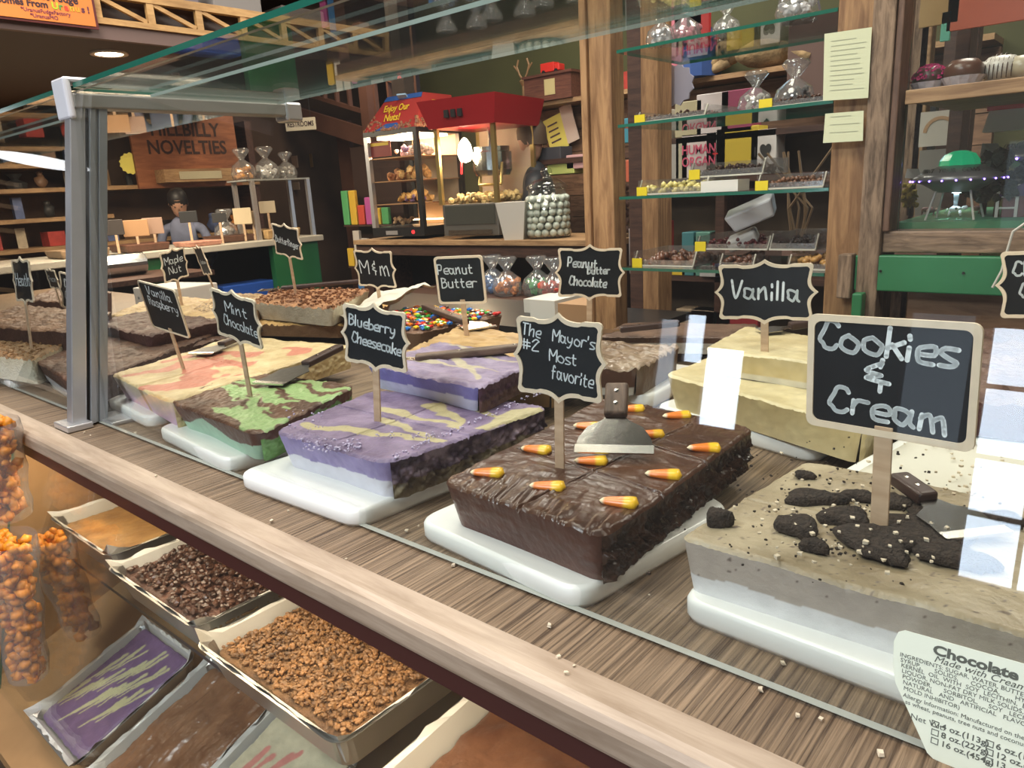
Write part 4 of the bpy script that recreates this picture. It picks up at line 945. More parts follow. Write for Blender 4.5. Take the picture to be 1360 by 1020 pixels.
# ================================================================ MEZZANINE, SIGNS, STAIR
XM=-3.6
mz=B(); mz.box(XM-.03,XM,-1.0,1.98,1.155,1.225); struct(mz.make('trim_1',mat('mauve_fascia',(.14,.09,.08),.6)))
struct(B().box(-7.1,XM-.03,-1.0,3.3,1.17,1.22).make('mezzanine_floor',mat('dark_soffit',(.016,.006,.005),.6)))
struct(B().box(XM-.04,XM,1.98,3.3,1.16,1.22).make('trim_2',DKBR))
lt_=thing('lattice_railing','pine lattice truss rail along the mezzanine edge under the ceiling','railing',(XM,1.2,1.22))
def lr(b,name='chord'): 
    o=b.make(name,W_LATT,lt_); o.location=(-XM,-1.2,-1.22); return o
lr(B().box(XM-.02,XM+.015,-.2,3.16,1.325,1.36)); lr(B().box(XM-.02,XM+.015,-.2,3.16,1.215,1.24))
ys=[3.14-i*.232 for i in range(14)]
for i,y in enumerate(ys):
    lr(B().box(XM-.012,XM+.012,y-.016,y+.016,1.238,1.327),'upright')
    if i<13: lr(B().beam((XM,y-.02,1.245),(XM,ys[i+1]+.02,1.322),.016,.018),'brace')
cx_=VY(527,100,3.95).x; struct(B().box(cx_-.07,cx_+.07,3.95,4.05,-.95,2.25).make('column',mat('grey_brown_column',(.14,.105,.085),.7,var=.15)))
for k,(a,b_) in enumerate((((30,-30),(195,0)),)): pass
# goods stored above the rail
for i,(y,h,c) in enumerate([(1.6,.15,(.28,.25,.22)),(1.95,.12,(.2,.17,.2)),(2.3,.16,(.3,.28,.27)),(2.7,.10,(.16,.13,.12))]):
    o=B().box(-.12,.12,-.14,.14,0,h).make('storage_box',mat('storage_box_%d'%i,c,.6),loc=(XM-.28,y,1.36),bevel=.01)
    tag(o,['grey','lilac grey','pale grey','dark brown'][i]+' storage box above the lattice rail','box','boxes above the lattice rail')
struct(B().box(-4.2,XM-.05,-1,3.2,1.22,1.355).make('mezzanine_ledge',DKBR))
# orange shop sign
sg=thing('shop_sign','orange shop sign The Best Fudge Comes From Uranus at the top left','sign',(XM+.03,1.1,1.30))
B().box(-.008,0,-.62,.40,-.115,.16).make('sign_border',mat('dark_red_border',(.10,.01,.01),.5),sg)
B().box(0,.004,-.61,.388,-.105,.15).make('sign_panel',mat('orange_sign_panel',(.62,.19,.035),.5),sg)
RZ=(math.pi/2,0,math.pi/2); PUR=mat('purple_print',(.16,.02,.08),.5)
text('The Best Fudge',.042,mat('dark_print',(.03,.01,.02),.5),sg,(.005,.20,-.012),RZ,bold=.001)
text('Comes From',.036,mat('dark_print',(.03,.01,.02),.5),sg,(.005,.115,-.044),RZ,bold=.001)
for i,(ch,c) in enumerate(zip("Uranus!",[(.35,.5,.02),(.05,.25,.05),(.6,.05,.03),(.5,.35,.02),(.55,.3,.02),(.1,.02,.05),(.1,.02,.05)])):
    text(ch,.036,mat('sign_letter_%d'%i,c,.5),sg,(.005,.238+i*.0215,-.044),RZ,bold=.001)
text('*UranusFudgeFactory',.021,PUR,sg,(.005,.20,-.070),RZ); text('*UranusMO',.021,PUR,sg,(.005,.19,-.090),RZ)
# recessed light and its twin
def downlight(label,x,y,z):
    r=thing('ceiling_light',label,'light',(x,y,z)); B().lathe([(.085,.002),(.085,-.006),(.065,-.006),(.06,.0)],20).make('rim',mat('light_rim',(.6,.5,.4),.4),r)
    B().lathe([(.0001,-.004),(.062,-.004)],20).make('lamp_lens',emis('lamp_glow',(1,.82,.55),14),r)
p=G(145,71,1.168); downlight('small recessed ceiling light glowing under the mezzanine',p.x,p.y,1.168)
for i,(x,y,z,s,pw) in enumerate(CEIL):
    r=thing('ceiling_lamp','square warm ceiling lamp overhead, %s'%['above the display case','right of the camera','beyond the case end','over the snack counter','over the wall shelves','behind the camera'][i],'light',(x,y,2.24))
    B().box(-s/2,s/2,-s/2,s/2,-.05,0).make('housing',GREY,r)
# pendant reflected in glass
r=thing('pendant_lamp','flat round pendant lamp hanging in front of the case','light',(-5.6,-.55,1.05))
B().lathe([(.30,.0),(.27,.05),(.05,.10),(.0001,.10)],24).make('shade',GREY,r); B().lathe([(.0001,.0),(.285,.0)],24).make('diffuser',emis('pendant_glow',(.95,.97,1),3.5),r); B().rod((0,0,.1),(0,0,1.2),.006).make('cord',BLACK,r)
# stairs
st=thing('staircase','dark brown stair with balusters behind the popcorn machines','staircase',(-5.2,4.6,-.95))
def stp(b,name,m=None): o=b.make(name,m or DKBR2,st); o.location=(5.2,-4.6,.95); return o
DKBR2=mat('stair_brown',(.12,.055,.038),.5,var=.2,vs=5)
a=VY(385,150,4.6);b_=VY(560,205,4.6); stp(B().beam(a,b_,.05,.16),'stringer')
a2=VY(385,118,4.6);b2=VY(560,172,4.6); stp(B().beam(a2,b2,.05,.035),'rail')
for i in range(11):
    t=i/10; p=a2.lerp(b2,t); stp(B().box(p.x-.012,p.x+.012,4.58,4.62,p.z,p.z+.42),'baluster')
a3=VY(385,62,4.6); b3=VY(560,118,4.6); stp(B().beam(a3,b3,.05,.05),'handrail')
p=VY(487,120,4.55); stp(B().box(p.x-.055,p.x+.055,4.5,4.6,-.95,1.9),'newel_post')
stp(B().beam(VY(560,85,4.4),VY(655,128,4.4),.06,.10),'upper_rail')
for px in range(552,660,13):
    p=VY(px,90,4.4); stp(B().box(p.x-.012,p.x+.012,4.38,4.42,p.z-.5,p.z+.3),'baluster')
# restrooms sign
p=VY(399,165,4.2); rs=thing('restroom_sign','small white RESTROOMS sign under the stair','sign',p)
rs.rotation_euler=(0,0,RC(35)); rod_=B().rod((-.1,.004,.05),(-.1,.004,.35),.002); rod_.rod((.1,.004,.05),(.1,.004,.35),.002); rod_.make('hanger',BLACK,rs)['kind']='stuff'
B().box(-.145,.145,0,.008,-.055,.055).make('plate',mat('cream_plate',(.62,.57,.45),.5),rs,bevel=.012)
text('RESTROOMS',.062,mat('dark_print',(.03,.01,.02),.5),rs,(0,-.002,0),sx=.72,bold=.001)
# hall door and posts below
for nm,x0,x1,y,zt,m in [('door_1',-6.05,-5.55,4.9,.95,mat('hall_door',(.045,.022,.012),.5)),('trim_3',-6.25,-6.05,4.7,1.15,DKBR2),('trim_4',-5.55,-5.45,4.85,1.15,DKBR)]:
    struct(B().box(x0,x1,y,y+.05,-.95,zt).make(nm,m))
for i,(px,py,w_,h_) in enumerate([(391,215,.11,.12),(393,247,.12,.08),(413,213,.05,.14)]):
    p=VY(px,py,[4.693,4.693,4.893][i]); o=B().box(-w_/2,w_/2,0,.006,-h_/2,h_/2).make('notice',mat('notice_%d'%i,[(.30,.20,.15),(.36,.28,.22),(.30,.18,.07)][i],.6),loc=p)
    tag(o,['brown paper notice on the post below the restroom sign','pale notice low on the post below the restroom sign','narrow tan notice on the dark hall door'][i],'notice')
# toy rack
rk=thing('toy_rack','rack of bright packaged toys left of the nut warmer','rack',(-4.55,3.75,-.95))
B().box(-.28,.28,.0,.05,0,1.75).make('back_panel',DKBR,rk)
for z in(.45,.85,1.17): B().box(-.28,.28,-.14,.02,z-.012,z).make('shelf',W_DARK,rk)
R=random.Random(5); pal=[(.6,.08,.05),(.7,.45,.05),(.05,.2,.5),(.6,.55,.5),(.5,.1,.35),(.75,.25,.05),(.1,.4,.15)]
cn=['red','yellow','blue','white','magenta','orange','green']
for si,z in enumerate((-.50,-.10,.22)):
    for k in range(6):
        c=R.randrange(7); hh=R.uniform(.12,.30); o=B().box(-.038,.038,-.03,.0,0,hh).make('toy_pack',mat('pack_'+cn[c],pal[c],.4),loc=(-4.79+k*.093,3.70-.06,z+.001),bevel=.006)
        tag(o,'%s toy pack, %s on the %s rack shelf left of the nut warmer'%(cn[c],['first','second','third','fourth','fifth','last'][k],['bottom','middle','top'][si]),'toy pack','packaged toys on the rack')
# ================================================================ LEFT COUNTER (return of the case)
XL=-5.1
lc=thing('side_counter','white topped side counter with green end holding trays, at the back left','counter',(XL,2.6,-.95))
B().box(-.75,.0,-1.6,1.0,1.055,1.10).make('counter_top',mat('counter_cream',(.50,.47,.40),.4),lc,bevel=.006)
B().box(-.72,-.05,.92,.97,0,1.055).make('green_end',GREEN,lc); B().box(-.1,-.04,.55,.95,.0,1.055).make('green_panel',GREEN,lc); B().box(-.1,-.04,-.45,-.28,0,1.055).make('green_panel',GREEN,lc)
B().box(-.74,-.70,-1.6,.95,0,1.055).make('back_panel',BLACK,lc)
B().box(-.7,-.06,-1.6,.95,.60,.62).make('shelf',BLACK,lc)
for i,(y,z,c,lab) in enumerate([(2.95,-.30,(.03,.12,.55),'blue bin under the side counter beside the green panel'),(2.2,-.30,(.25,.24,.22),'pale basket under the side counter')]):
    o=B().box(-.2,.0,-.22,.22,0,.14,tx=.02,ty=.02).make('storage_bin',mat('bin_%d'%i,c,.35),loc=(XL-.1,y,z),bevel=.01); tag(o,lab,'bin')
def mini_tray(x,y,z,w,d,h,c,lab):
    o=B().box(-w/2,w/2,-d/2,d/2,0,h,tx=.01,ty=.01).make('fudge_block',mat('mf_%d%d%d'%tuple(int(k*99) for k in c),c,.5,bump=.6,bs=60,var=.3,vs=30),loc=(x,y,z),bevel=.008); return tag(o,lab,'fudge')
Z=.152
mini_tray(-5.35,2.25,Z,.3,.3,.05,(.12,.05,.03),'dark fudge block on the side counter behind the Maple Nut sign')
mini_tray(-5.25,2.62,Z,.25,.26,.035,(.60,.30,.22),'pink fudge block on the side counter edge')
mini_tray(-5.40,2.95,Z,.3,.28,.05,(.12,.055,.035),'brown fudge block on the side counter')
mini_tray(-5.30,3.28,Z,.3,.30,.07,(.50,.33,.15),'caramel fudge block on the side counter near its end')
mini_tray(-5.35,1.85,Z,.3,.3,.05,(.30,.20,.12),'tan fudge block on the side counter near the aluminium post')
for i,(px,py,w_,h_,c,lab) in enumerate([(180,303,.16,.11,(.42,.24,.12),'tan'),(203,300,.13,.11,(.34,.22,.16),'brown'),(152,302,.11,.10,(.05,.04,.035),'black'),(322,287,.13,.12,(.66,.55,.36),'cream'),(335,289,.10,.10,(.48,.34,.20),'light brown'),(250,288,.12,.08,(.02,.02,.02),'plain black'),(291,289,.10,.07,(.03,.03,.03),'small dark'),(355,275,.12,.09,(.55,.47,.33),'tilted cream')]):
    p=VX(px,py,-5.25); r=thing('price_sign',lab+' price sign standing on the side counter','sign',(p.x,p.y,Z),RC(60),'price signs on the side counter')
    zc=p.z-Z; B().box(-w_/2,w_/2,0,.006,zc-h_/2,zc+h_/2).make('plaque',mat('plq_%d'%i,c,.5),r,bevel=.012); B().box(-.008,.008,.0,.005,0,zc-h_/2).make('stick',W_STICK,r)
# person behind side counter (bending)
SKIN=mat('skin',(.45,.25,.17),.5); 
def person(label,loc,rz,k,shirt,hair,lean=0.,arms='down',cap=False,head_tilt=0.):
    root=thing('person',label,'person',loc,rz); s=k
    me=bpy.data.meshes.new('body'); L=lean
    J=[(0,0,.92,.13),(0,-.02-L*.1,1.10,.125),(0,-.04-L*.3,1.30,.14),(0,-.05-L*.42,1.44,.075),(0,-.07-L*.48,1.53,.05),
       (-.17,-.05-L*.38,1.41,.06),(-.24,-.10-L*.5,1.16,.045),(-.17,-.32-L*.4,1.06,.035),(.17,-.05-L*.38,1.41,.06),(.24,-.10-L*.5,1.16,.045),(.17,-.32-L*.4,1.06,.035),
       (-.10,0,.85,.10),(-.11,-.03,.48,.065),(-.11,.02,.08,.045),(.10,0,.85,.10),(.11,-.03,.48,.065),(.11,.02,.08,.045)]
    E=[(0,1),(1,2),(2,3),(3,4),(3,5),(5,6),(6,7),(3,8),(8,9),(9,10),(0,11),(11,12),(12,13),(0,14),(14,15),(15,16)]
    me.from_pydata([(a*s,b*s,c*s) for a,b,c,_ in J],E,[]); o=bpy.data.objects.new('body',me); COL.objects.link(o); o.parent=root; me.materials.append(shirt)
    sk=o.modifiers.new('skin','SKIN'); 
    for i,j in enumerate(J): me.skin_vertices[0].data[i].radius=(j[3]*s,j[3]*s*.8); me.skin_vertices[0].data[i].use_root=(i==0)
    sk.use_smooth_shade=True; u=o.modifiers.new('sub','SUBSURF'); u.levels=2; u.render_levels=2
    hy=-.09-L*.55; hz=1.64
    H=thing('head','','x') ; 
    bpy.data.objects.remove(H)
    hb=B().lathe([(.0001,-.125),(.035,-.118),(.055,-.085),(.068,-.03),(.074,.02),(.072,.07),(.05,.11),(.0001,.125)],20,(0,0,0)); hb.v=[(x,y*1.15+(-.012 if z<-.05 and y<0 else 0),z) for x,y,z in hb.v]
    hb.add([(-.012,-.088,-.02),(.012,-.088,-.02),(0,-.108,-.03),(0,-.084,.02)],[(0,1,2),(0,2,3),(1,3,2)]); hb.blob((-.076,0,-.01),.016,1,.05,1,(.5,1,1.4)); hb.blob((.076,0,-.01),.016,2,.05,1,(.5,1,1.4))
    hd=hb.make('head',SKIN,root,smooth=True,loc=(0,hy*s,hz*s),rot=(head_tilt,0,0)); hd.scale=(s,s,s)
    hr=B().lathe([(.082,-.02),(.084,.03),(.080,.08),(.055,.122),(.0001,.137)],20); hr.v=[(x*(1.02),y*1.15+.012,z+(.03 if y<-.03 and z<.04 else 0)) for x,y,z in hr.v]; hr.make('hair',hair,hd,smooth=True)
    e=B(); 
    for sx in(-1,1): e.blob((sx*.027,-.079,.005),.008,3,.02,1)
    e.make('eyes',BLACK,hd); B().cbox((0,-.083,-.062),(.035,.006,.008)).make('mouth',mat('lips',(.35,.12,.10),.5),hd)
    for sx in(-1,1):
        hnd=B(); w_=Vector((sx*.17,-.32-L*.4,1.06))*s; hnd.cbox(w_+Vector((0,-.05,-.005))*s,(.07*s,.09*s,.026*s))
        for f_ in range(4): q=w_+Vector(((f_-1.5)*.018,-.09,-.005))*s; ln=[.055,.07,.066,.05][f_]*s; hnd.rod(q,q+Vector((0,-ln*.6,-.005*s)),.009*s,.008*s,6); hnd.rod(q+Vector((0,-ln*.6,-.005*s)),q+Vector((0,-ln*.95,-.025*s)),.008*s,.007*s,6)
        q=w_+Vector((-sx*.035,-.03,-.005))*s; hnd.rod(q,q+Vector((-sx*.03,-.045,-.005))*s,.010*s,.008*s,6)
        hnd.make('hand',SKIN,root,smooth=True)
    return root
HAIR=mat('black_hair',(.012,.010,.010),.5)
p=VX(238,262,-6.05); person('dark haired shop worker in a blue grey top bending behind the side counter',(p.x,p.y,-.95),RC(60),.86,mat('bluegrey_top',(.16,.18,.27),.8,var=.3,vs=12),HAIR,lean=.25,head_tilt=.5)
p=VY(722,172,3.68); person('person in a black jacket standing behind the popcorn machine',(p.x,p.y,-.95),RC(-60),1.0,mat('black_jacket',(.010,.011,.015),.6),mat('brown_hair',(.06,.035,.02),.6),lean=0.)
# ================================================================ LEFT WALL SHELVES
XW=-6.5
hn=thing('wooden_sign','orange brown wooden sign reading Hillbilly Novelties on the left wall','sign',VX(250,178,XW+.36))
B().box(-.03,0,-.47,.42,-.42,.30).make('board',wood('orange_wood',(.20,.065,.025),(.32,.115,.045),axis=1,scale=5,ratio=6),hn)
BR=mat('burnt_letters',(.035,.012,.006),.6)
text('HILLBILLY',.15,BR,hn,(.003,-.02,.03),RZ,sx=.9,bold=.003); text('NOVELTIES',.15,BR,hn,(.003,-.02,-.11),RZ,sx=.9,bold=.003); text('GENUINE',.12,BR,hn,(.003,.02,.17),RZ,sx=.9,bold=.002)
sh=thing('wall_shelves','long brown wall shelves on the left wall with assorted novelties','shelf',(XW,2.0,-.95))
for z in (.62+.95,.20+.95,1.0+.95-.05,.41+.95,-.02+.95,.79+.95): 
    B().box(-.1,.32,-2.6,1.75 if z in(.62+.95,.20+.95) else .45,z-.03,z).make('shelf_board',W_SHELFY,sh)
B().box(-.14,-.1,-2.6,1.8,0,2.1).make('back_panel',mat('shelf_back',(.10,.055,.03),.7,var=.3,vs=4),sh)
for y in(-1.6,-.7,.35,1.72): B().box(-.1,.3,y-.03,y+.03,0,2.08).make('upright',W_DARK,sh)
R=random.Random(11)
NC=[('cream',(.50,.42,.30)),('brown',(.20,.11,.06)),('red',(.42,.05,.04)),('grey',(.30,.30,.30)),('white',(.60,.58,.55)),('orange',(.50,.20,.05)),('black',(.03,.03,.03)),('blue',(.10,.14,.30)),('tan',(.38,.24,.12)),('yellow',(.55,.42,.06))]
def clutter(x,y,z,label,grp,R,mx=.10,hx=(.08,.22)):
    ci,(cname,c)=R.choice(list(enumerate(NC))); k=R.randrange(4); m=mat('novelty_'+cname,c,.5,var=.25,vs=30); h=R.uniform(*hx); w_=R.uniform(.05,mx)
    if k==0: b=B().box(-w_*.4,w_*.4,-w_/2,w_/2,0,h); nm='boxed_novelty'; kd='box'
    elif k==1: b=B().lathe([(.0001,0),(w_*.45,0),(w_*.45,h*.7),(w_*.25,h*.8),(w_*.27,h),(.0001,h)],12); nm='novelty_jar'; kd='jar'
    elif k==2: b=B().blob((0,0,h*.4),h*.4,R.randrange(99),.25,2,(.8,1,1)); b.blob((0,0,h*.85),h*.2,R.randrange(99),.3,1); nm='novelty_figure'; kd='figure'
    else: b=B().lathe([(.0001,0),(w_*.5,0),(w_*.55,h*.4),(w_*.15,h*.65),(w_*.4,h),(.0001,h*.95)],9); nm='gift_bag'; kd='bag'
    o=b.make(nm,m,loc=(x,y,z),smooth=(k==2)); o.rotation_euler=(0,0,R.uniform(-.4,.4)); return tag(o,label(cname,kd),kd,grp)
ordn=['farthest left','second','third','fourth','fifth','sixth','seventh','eighth','ninth','tenth','eleventh','twelfth','thirteenth','fourteenth','fifteenth','sixteenth','seventeenth','last']
for si,(z,nm) in enumerate(((.621,'fourth'),(.201,'second'),(.951,'sixth'),(.411,'third'),(-.019,'bottom'),(.791,'fifth'))):
    for k in range(18):
        y=-.05+k*.21+R.uniform(-.03,.03)
        if si>1 and y>2.35: continue
        clutter(XW+.18,y,z,(lambda cn_,kd,k=k,nm=nm:'%s %s, %s along the %s left wall shelf'%(cn_,kd,ordn[min(k,17)],nm)),'novelties on the left wall shelves',R,.19,(.10,.175))
# wooden crate toy, bags near sign
p=VX(258,237,-6.1); cr_=thing('wooden_crate','small open wooden crate display on the shelf below the Hillbilly sign','crate',(p.x,p.y,.625),0)
B().box(-.08,.12,-.30,.30,0,.10).make('crate_front',W_SHELFY,cr_); B().box(-.08,-.06,-.30,.30,.1,.26).make('crate_back',W_SHELFY,cr_); B().box(-.08,-.05,-.22,.22,.18,.22).make('crate_rail',W_SHELFY,cr_)
B().box(.121,.124,-.18,.18,.02,.08).make('crate_label',mat('pale_label',(.5,.45,.3),.6),cr_)
def treat_bag(label,loc,r,c,k=1.,grp='treat bags',cname='x'):
    root=thing('treat_bag',label,'bag',loc,0,grp); b=B(); R=random.Random(int(loc[0]*977+loc[1]*331))
    for i in range(26): b.blob((R.uniform(-r,r)*.7,R.uniform(-r,r)*.7,r*.2+R.random()*r*.9),r*.24,i,.3,1)
    o=b.make('candies',mat('bagc_'+cname,c,.45,var=.4,vs=30),root); o['kind']='stuff'
    d=B().lathe([(.0001,0),(r*.95,.002),(r*1.1,r*.5),(r*.9,r*1.2),(r*.22,r*1.75),(r*.30,r*1.9),(r*.75,r*2.5),(r*.6,r*2.7)],14); d.v=[(x*(1+.1*math.sin(7*math.atan2(y,x)+z*40)),y*(1+.1*math.cos(5*math.atan2(y,x))),z) for x,y,z in d.v]
    d.make('cellophane_wrap',BAG,root,smooth=True); return root
gs=thing('glass_stand','small glass and steel shelf stand on the end of the side counter','shelf',(-5.35,3.35,.15))
B().box(-.14,.14,-.30,.26,.44,.452).make('glass_shelf',mat('grey_shelf_top',(.35,.37,.36),.2),gs)
for x in(-.13,.13):
    for y in (-.25,.24): B().box(x-.015,x+.015,y-.015,y+.015,0,.44).make('leg',ALU,gs)
treat_bag('bag of orange and yellow candies on the small stand shelf',(-5.35,3.12,.604),.085,(.65,.30,.06),cname='oy')
treat_bag('bag of white candies on the small stand shelf',(-5.35,3.32,.604),.09,(.70,.70,.68),cname='wh')
treat_bag('bag of clear sweets at the right of the small stand shelf',(-5.35,3.50,.604),.075,(.40,.38,.34),cname='cl')
treat_bag('tall bag of pale sweets standing behind the stand',(-5.55,3.02,.155),.09,(.55,.50,.45),cname='pl')
p=VX(174,217,-6.175); o=B().prism([((1 if i%2 else .88)*.085*math.cos(i*math.pi/14),(1 if i%2 else .88)*.085*math.sin(i*math.pi/14)) for i in range(28)],0,.004).make('star_badge',mat('yellow_badge',(.75,.65,.08),.5),loc=p); o.rotation_euler=(0,0,RC(65)); tag(o,'round yellow starburst tag hanging left of the Hillbilly sign','tag')
# silver canister on the deck end
cn_=thing('steel_canister','horizontal steel canister lying behind the first slabs, near the post','canister',(0,0,0))
cn_.location=VX(158,352,-4.9); cn_.location.z=VX(158,352,-4.9).z; B().rod((0,-.22,0),(0,.15,0),.07,n=20).make('canister_body',STEEL,cn_,smooth=False)
o=B().box(-.35,.35,-.35,.35,-.03,0).make('low_table',W_DARK,loc=(-4.9,2.0,cn_.location.z-.072)); struct(o)
wt=thing('white_crate','white perforated plastic crate standing at the far end of the deck','crate',(-2.95,1.35,.0),RC(12))
B().box(-.14,.14,-.09,.09,0,.125).make('crate_wall',mat('white_crate_plastic',(.62,.56,.50),.4),wt,bevel=.004)
b=B()
for i in range(5): b.box(-.12+i*.05,-.10+i*.05,-.092,-.0905,.02,.055); b.box(-.115+i*.05,-.105+i*.05,-.092,-.0905,.08,.09)
b.make('slot',GREY,wt)
# ================================================================ SNACK COUNTER
sc=thing('snack_counter','wooden counter holding the nut warmer, popcorn machine and jars','counter',(-3.0,3.35,-.95))
def cc(b,name,m,**k): o=b.make(name,m,sc,**k); o.location=(3.0,-3.35,.95); return o
cc(B().box(-4.0,-1.98,3.05,3.55,.125,.152),'counter_top',W_SHELF); cc(B().box(-4.0,-1.98,3.07,3.10,.06,.125),'apron',W_DARK)
cc(B().box(-4.0,-3.9,3.1,3.5,-.95,.125),'side_panel',W_DARK); cc(B().box(-2.05,-1.98,3.1,3.5,-.95,.125),'side_panel',W_DARK); cc(B().box(-3.9,-2.05,3.45,3.5,-.95,.125),'back_panel',BLACK); cc(B().box(-3.3,-2.05,2.72,3.1,-.14,-.12),'shelf',W_DARK); cc(B().box(-3.3,-3.27,2.72,3.1,-.95,-.14),'shelf_support',W_DARK); cc(B().box(-2.08,-2.05,2.72,3.1,-.95,-.14),'shelf_support',W_DARK)
# bagged lollipops on low shelf
R=random.Random(3)
for i in range(7):
    cidx=R.choice([0,2,5,6]); cnm=cn[cidx]; x=-2.95+i*.155
    treat_bag('bag of %s sweets, %s on the shelf under the snack counter'%(cnm,ordn[i]),(x+.10,2.90+.06*(i%2),-.1185),.075,tuple(k*1. for k in pal[cidx]),grp='sweet bags under the snack counter',cname='low'+cnm)
# nut warmer
nw=thing('nut_warmer','lit glass nut warmer cabinet with red and blue sloped top reading Enjoy Our Nuts','machine',(-3.65,3.34,.152),RC(6))
w2=.22;d2=.22;H=.66
b=B(); b.box(-w2,w2,-d2,d2,.02,.075); b.box(-w2,w2,-d2,d2,H-.03,H)
b.make('base',BLACK,nw)
for sx in(-1,1):
    for sy in(-1,1): B().box(sx*w2-(.03 if sx>0 else 0),sx*w2+(.03 if sx<0 else 0),sy*d2-(.03 if sy>0 else 0),sy*d2+(.03 if sy<0 else 0),.075,H-.03).make('frame_post',BLACK if sx>0 or sy>0 else ALU,nw)
B().box(-w2+.03,w2-.03,d2-.02,d2-.01,.075,H-.03).make('back_panel',mat('warm_panel',(.55,.42,.30),.5),nw)
for z in(.22,.36,.50): B().box(-w2+.02,w2-.02,-d2+.02,d2-.02,z-.006,z).make('shelf',mat('copper_shelf',(.55,.30,.15),.3,metal=.4),nw)
B().add([(-w2+.03,-d2,.075),(w2-.03,-d2,.075),(w2-.03,-d2,H-.03),(-w2+.03,-d2,H-.03)],[(0,1,2,3)]).make('glass_door',GLASS,nw)
B().add([(w2,-d2+.03,.075),(w2,d2-.03,.075),(w2,d2-.03,H-.03),(w2,-d2+.03,H-.03)],[(0,1,2,3)]).make('side_glass',GLASS,nw)
B().box(-.2,.2,-.12,.1,H-.045,H-.032).make('heat_lamp',emis('warm_lamp',(1,.66,.38),14),nw); B().box(-.2,.2,.15,.17,.1,.11).make('lower_lamp',emis('warm_lamp2',(1,.55,.25),10),nw)
l=bpy.data.lights.new('warmer_light','POINT'); l.energy=24; l.color=(1,.60,.34); l.shadow_soft_size=.08; lo=bpy.data.objects.new('warmer_light',l); COL.objects.link(lo); lo.location=(-3.65,3.31,.74)
b=B().box(-.2,-.02,-.195,-.19,.51,.60); b.make('price_card',mat('dark_red_card',(.22,.02,.015),.5),nw); B().box(-.185,-.035,-.197,-.195,.575,.593).make('card_strip',mat('yellow_print',(.7,.45,.03),.5),nw)
B().box(-.1,.0,-.225,-.222,.03,.055).make('control_plate',ALU,nw); B().lathe([(.0001,-.005),(.012,-.005),(.012,0)],10).make('red_knob',emis('red_indicator',(1,.05,.05),2),nw,loc=(.13,-.225,.045),rot=(RC(90),0,0))
TOPR=mat('nut_sign_red',(.36,.035,.03),.4); 
tz=H; th_=.20; wt_=.145
v=[(-w2,-d2,tz),(w2,-d2,tz),(w2,d2,tz),(-w2,d2,tz),(-wt_+.06,-.11,tz+th_),(wt_+.06,-.11,tz+th_),(wt_+.06,.16,tz+th_),(-wt_+.06,.16,tz+th_)]
B().add(v,[(0,1,5,4),(1,2,6,5),(2,3,7,6),(3,0,4,7),(4,5,6,7)]).make('sloped_top',TOPR,nw)
def onf(u,w_,lift=.003): # on front slope
    a=Vector(v[0]).lerp(Vector(v[1]),u);c_=Vector(v[4]).lerp(Vector(v[5]),u); p=a.lerp(c_,w_); return p+Vector((0,-.9,.45)).normalized()*lift
B().add([onf(0,.86),onf(1,.86),onf(1,1),onf(0,1)],[(0,1,2,3)]).make('blue_band',mat('nut_sign_blue',(.03,.09,.30),.4),nw)
B().add([onf(.25,0),onf(.75,0),onf(.62,.18),onf(.40,.18)],[(0,1,2,3)]).make('blue_band',mat('nut_sign_blue',(.03,.09,.30),.4),nw)
b=B(); R=random.Random(9)
for i in range(90):
    u=R.random(); w_=R.random()*.42*abs(u-.5)*2.2; b.blob(onf(u,w_,.0),.011,i,.3,0,(1,.5,.8))
for i in range(70):
    y=-d2+R.random()*2*d2; zf=R.random()*.4*(1-abs(y)/d2*.3); b.blob((w2-(w2-wt_-.06)*zf,y*(1-zf*.3),tz+th_*zf),.012,i,.3,0)
o=b.make('printed_nuts',mat('nut_print',(.32,.13,.06),.5,var=.5,vs=60),nw); o['kind']='stuff'
SLR=(math.atan2(th_,.11),0,0)
YL=mat('yellow_print',(.7,.45,.03),.5)
p=onf(.46,.62,.005); text('Enjoy Our',.062,YL,nw,p,SLR,sx=.8,bold=.0015); p=onf(.47,.34,.005); text('Nuts!',.065,YL,nw,p,SLR,sx=.9,bold=.0015)
B().box(-.03,.03,-.005,.005,0,.035).make('cone_icon',mat('pale_blue_print',(.3,.45,.6),.5),nw,loc=onf(.52,.90,.004),rot=(RC(60),0,.3))
B().box(w2+.001,w2+.004,-.05,.05,tz+.09,tz+.16).make('side_icon',YL,nw,rot=(0,0,0))
pile=[(.0,.225,.04,(.75,.40,.10)),(.1,.225,.05,(.80,.45,.14)),(-.1,.365,.045,(.75,.35,.15)),(.05,.365,.05,(.8,.5,.2)),(.15,.365,.045,(.75,.42,.15)),(.1,.505,.04,(.35,.25,.45)),(.0,.505,.03,(.6,.55,.6)),(.16,.505,.045,(.7,.55,.5)),(-.1,.085,.03,(.5,.3,.15)),(.1,.225,.03,(.25,.15,.30))]
for i,(x,z,r_,c) in enumerate(pile):
    b=B(); 
    for j in range(16): b.blob((R.uniform(-.06,.06),R.uniform(-.08,.04),R.uniform(.3,1.2)*r_),r_*.52,j,.3,1)
    o=b.make('warm_snack',mat('snack_%d'%i,c,.5,var=.3,vs=40),loc=(0,0,0)); o.location=(-3.67+x*.8,3.31,.153+z); tag(o,'heap of warm snack %s in the nut warmer'%['at bottom centre','at bottom right','on the upper shelf left','on the upper shelf centre','on the upper shelf right','wrapped purple on the top shelf','pale on the top shelf centre','pale on the top shelf right','on the floor left','small purple one below'][i],'snack','heaps of snacks in the nut warmer')
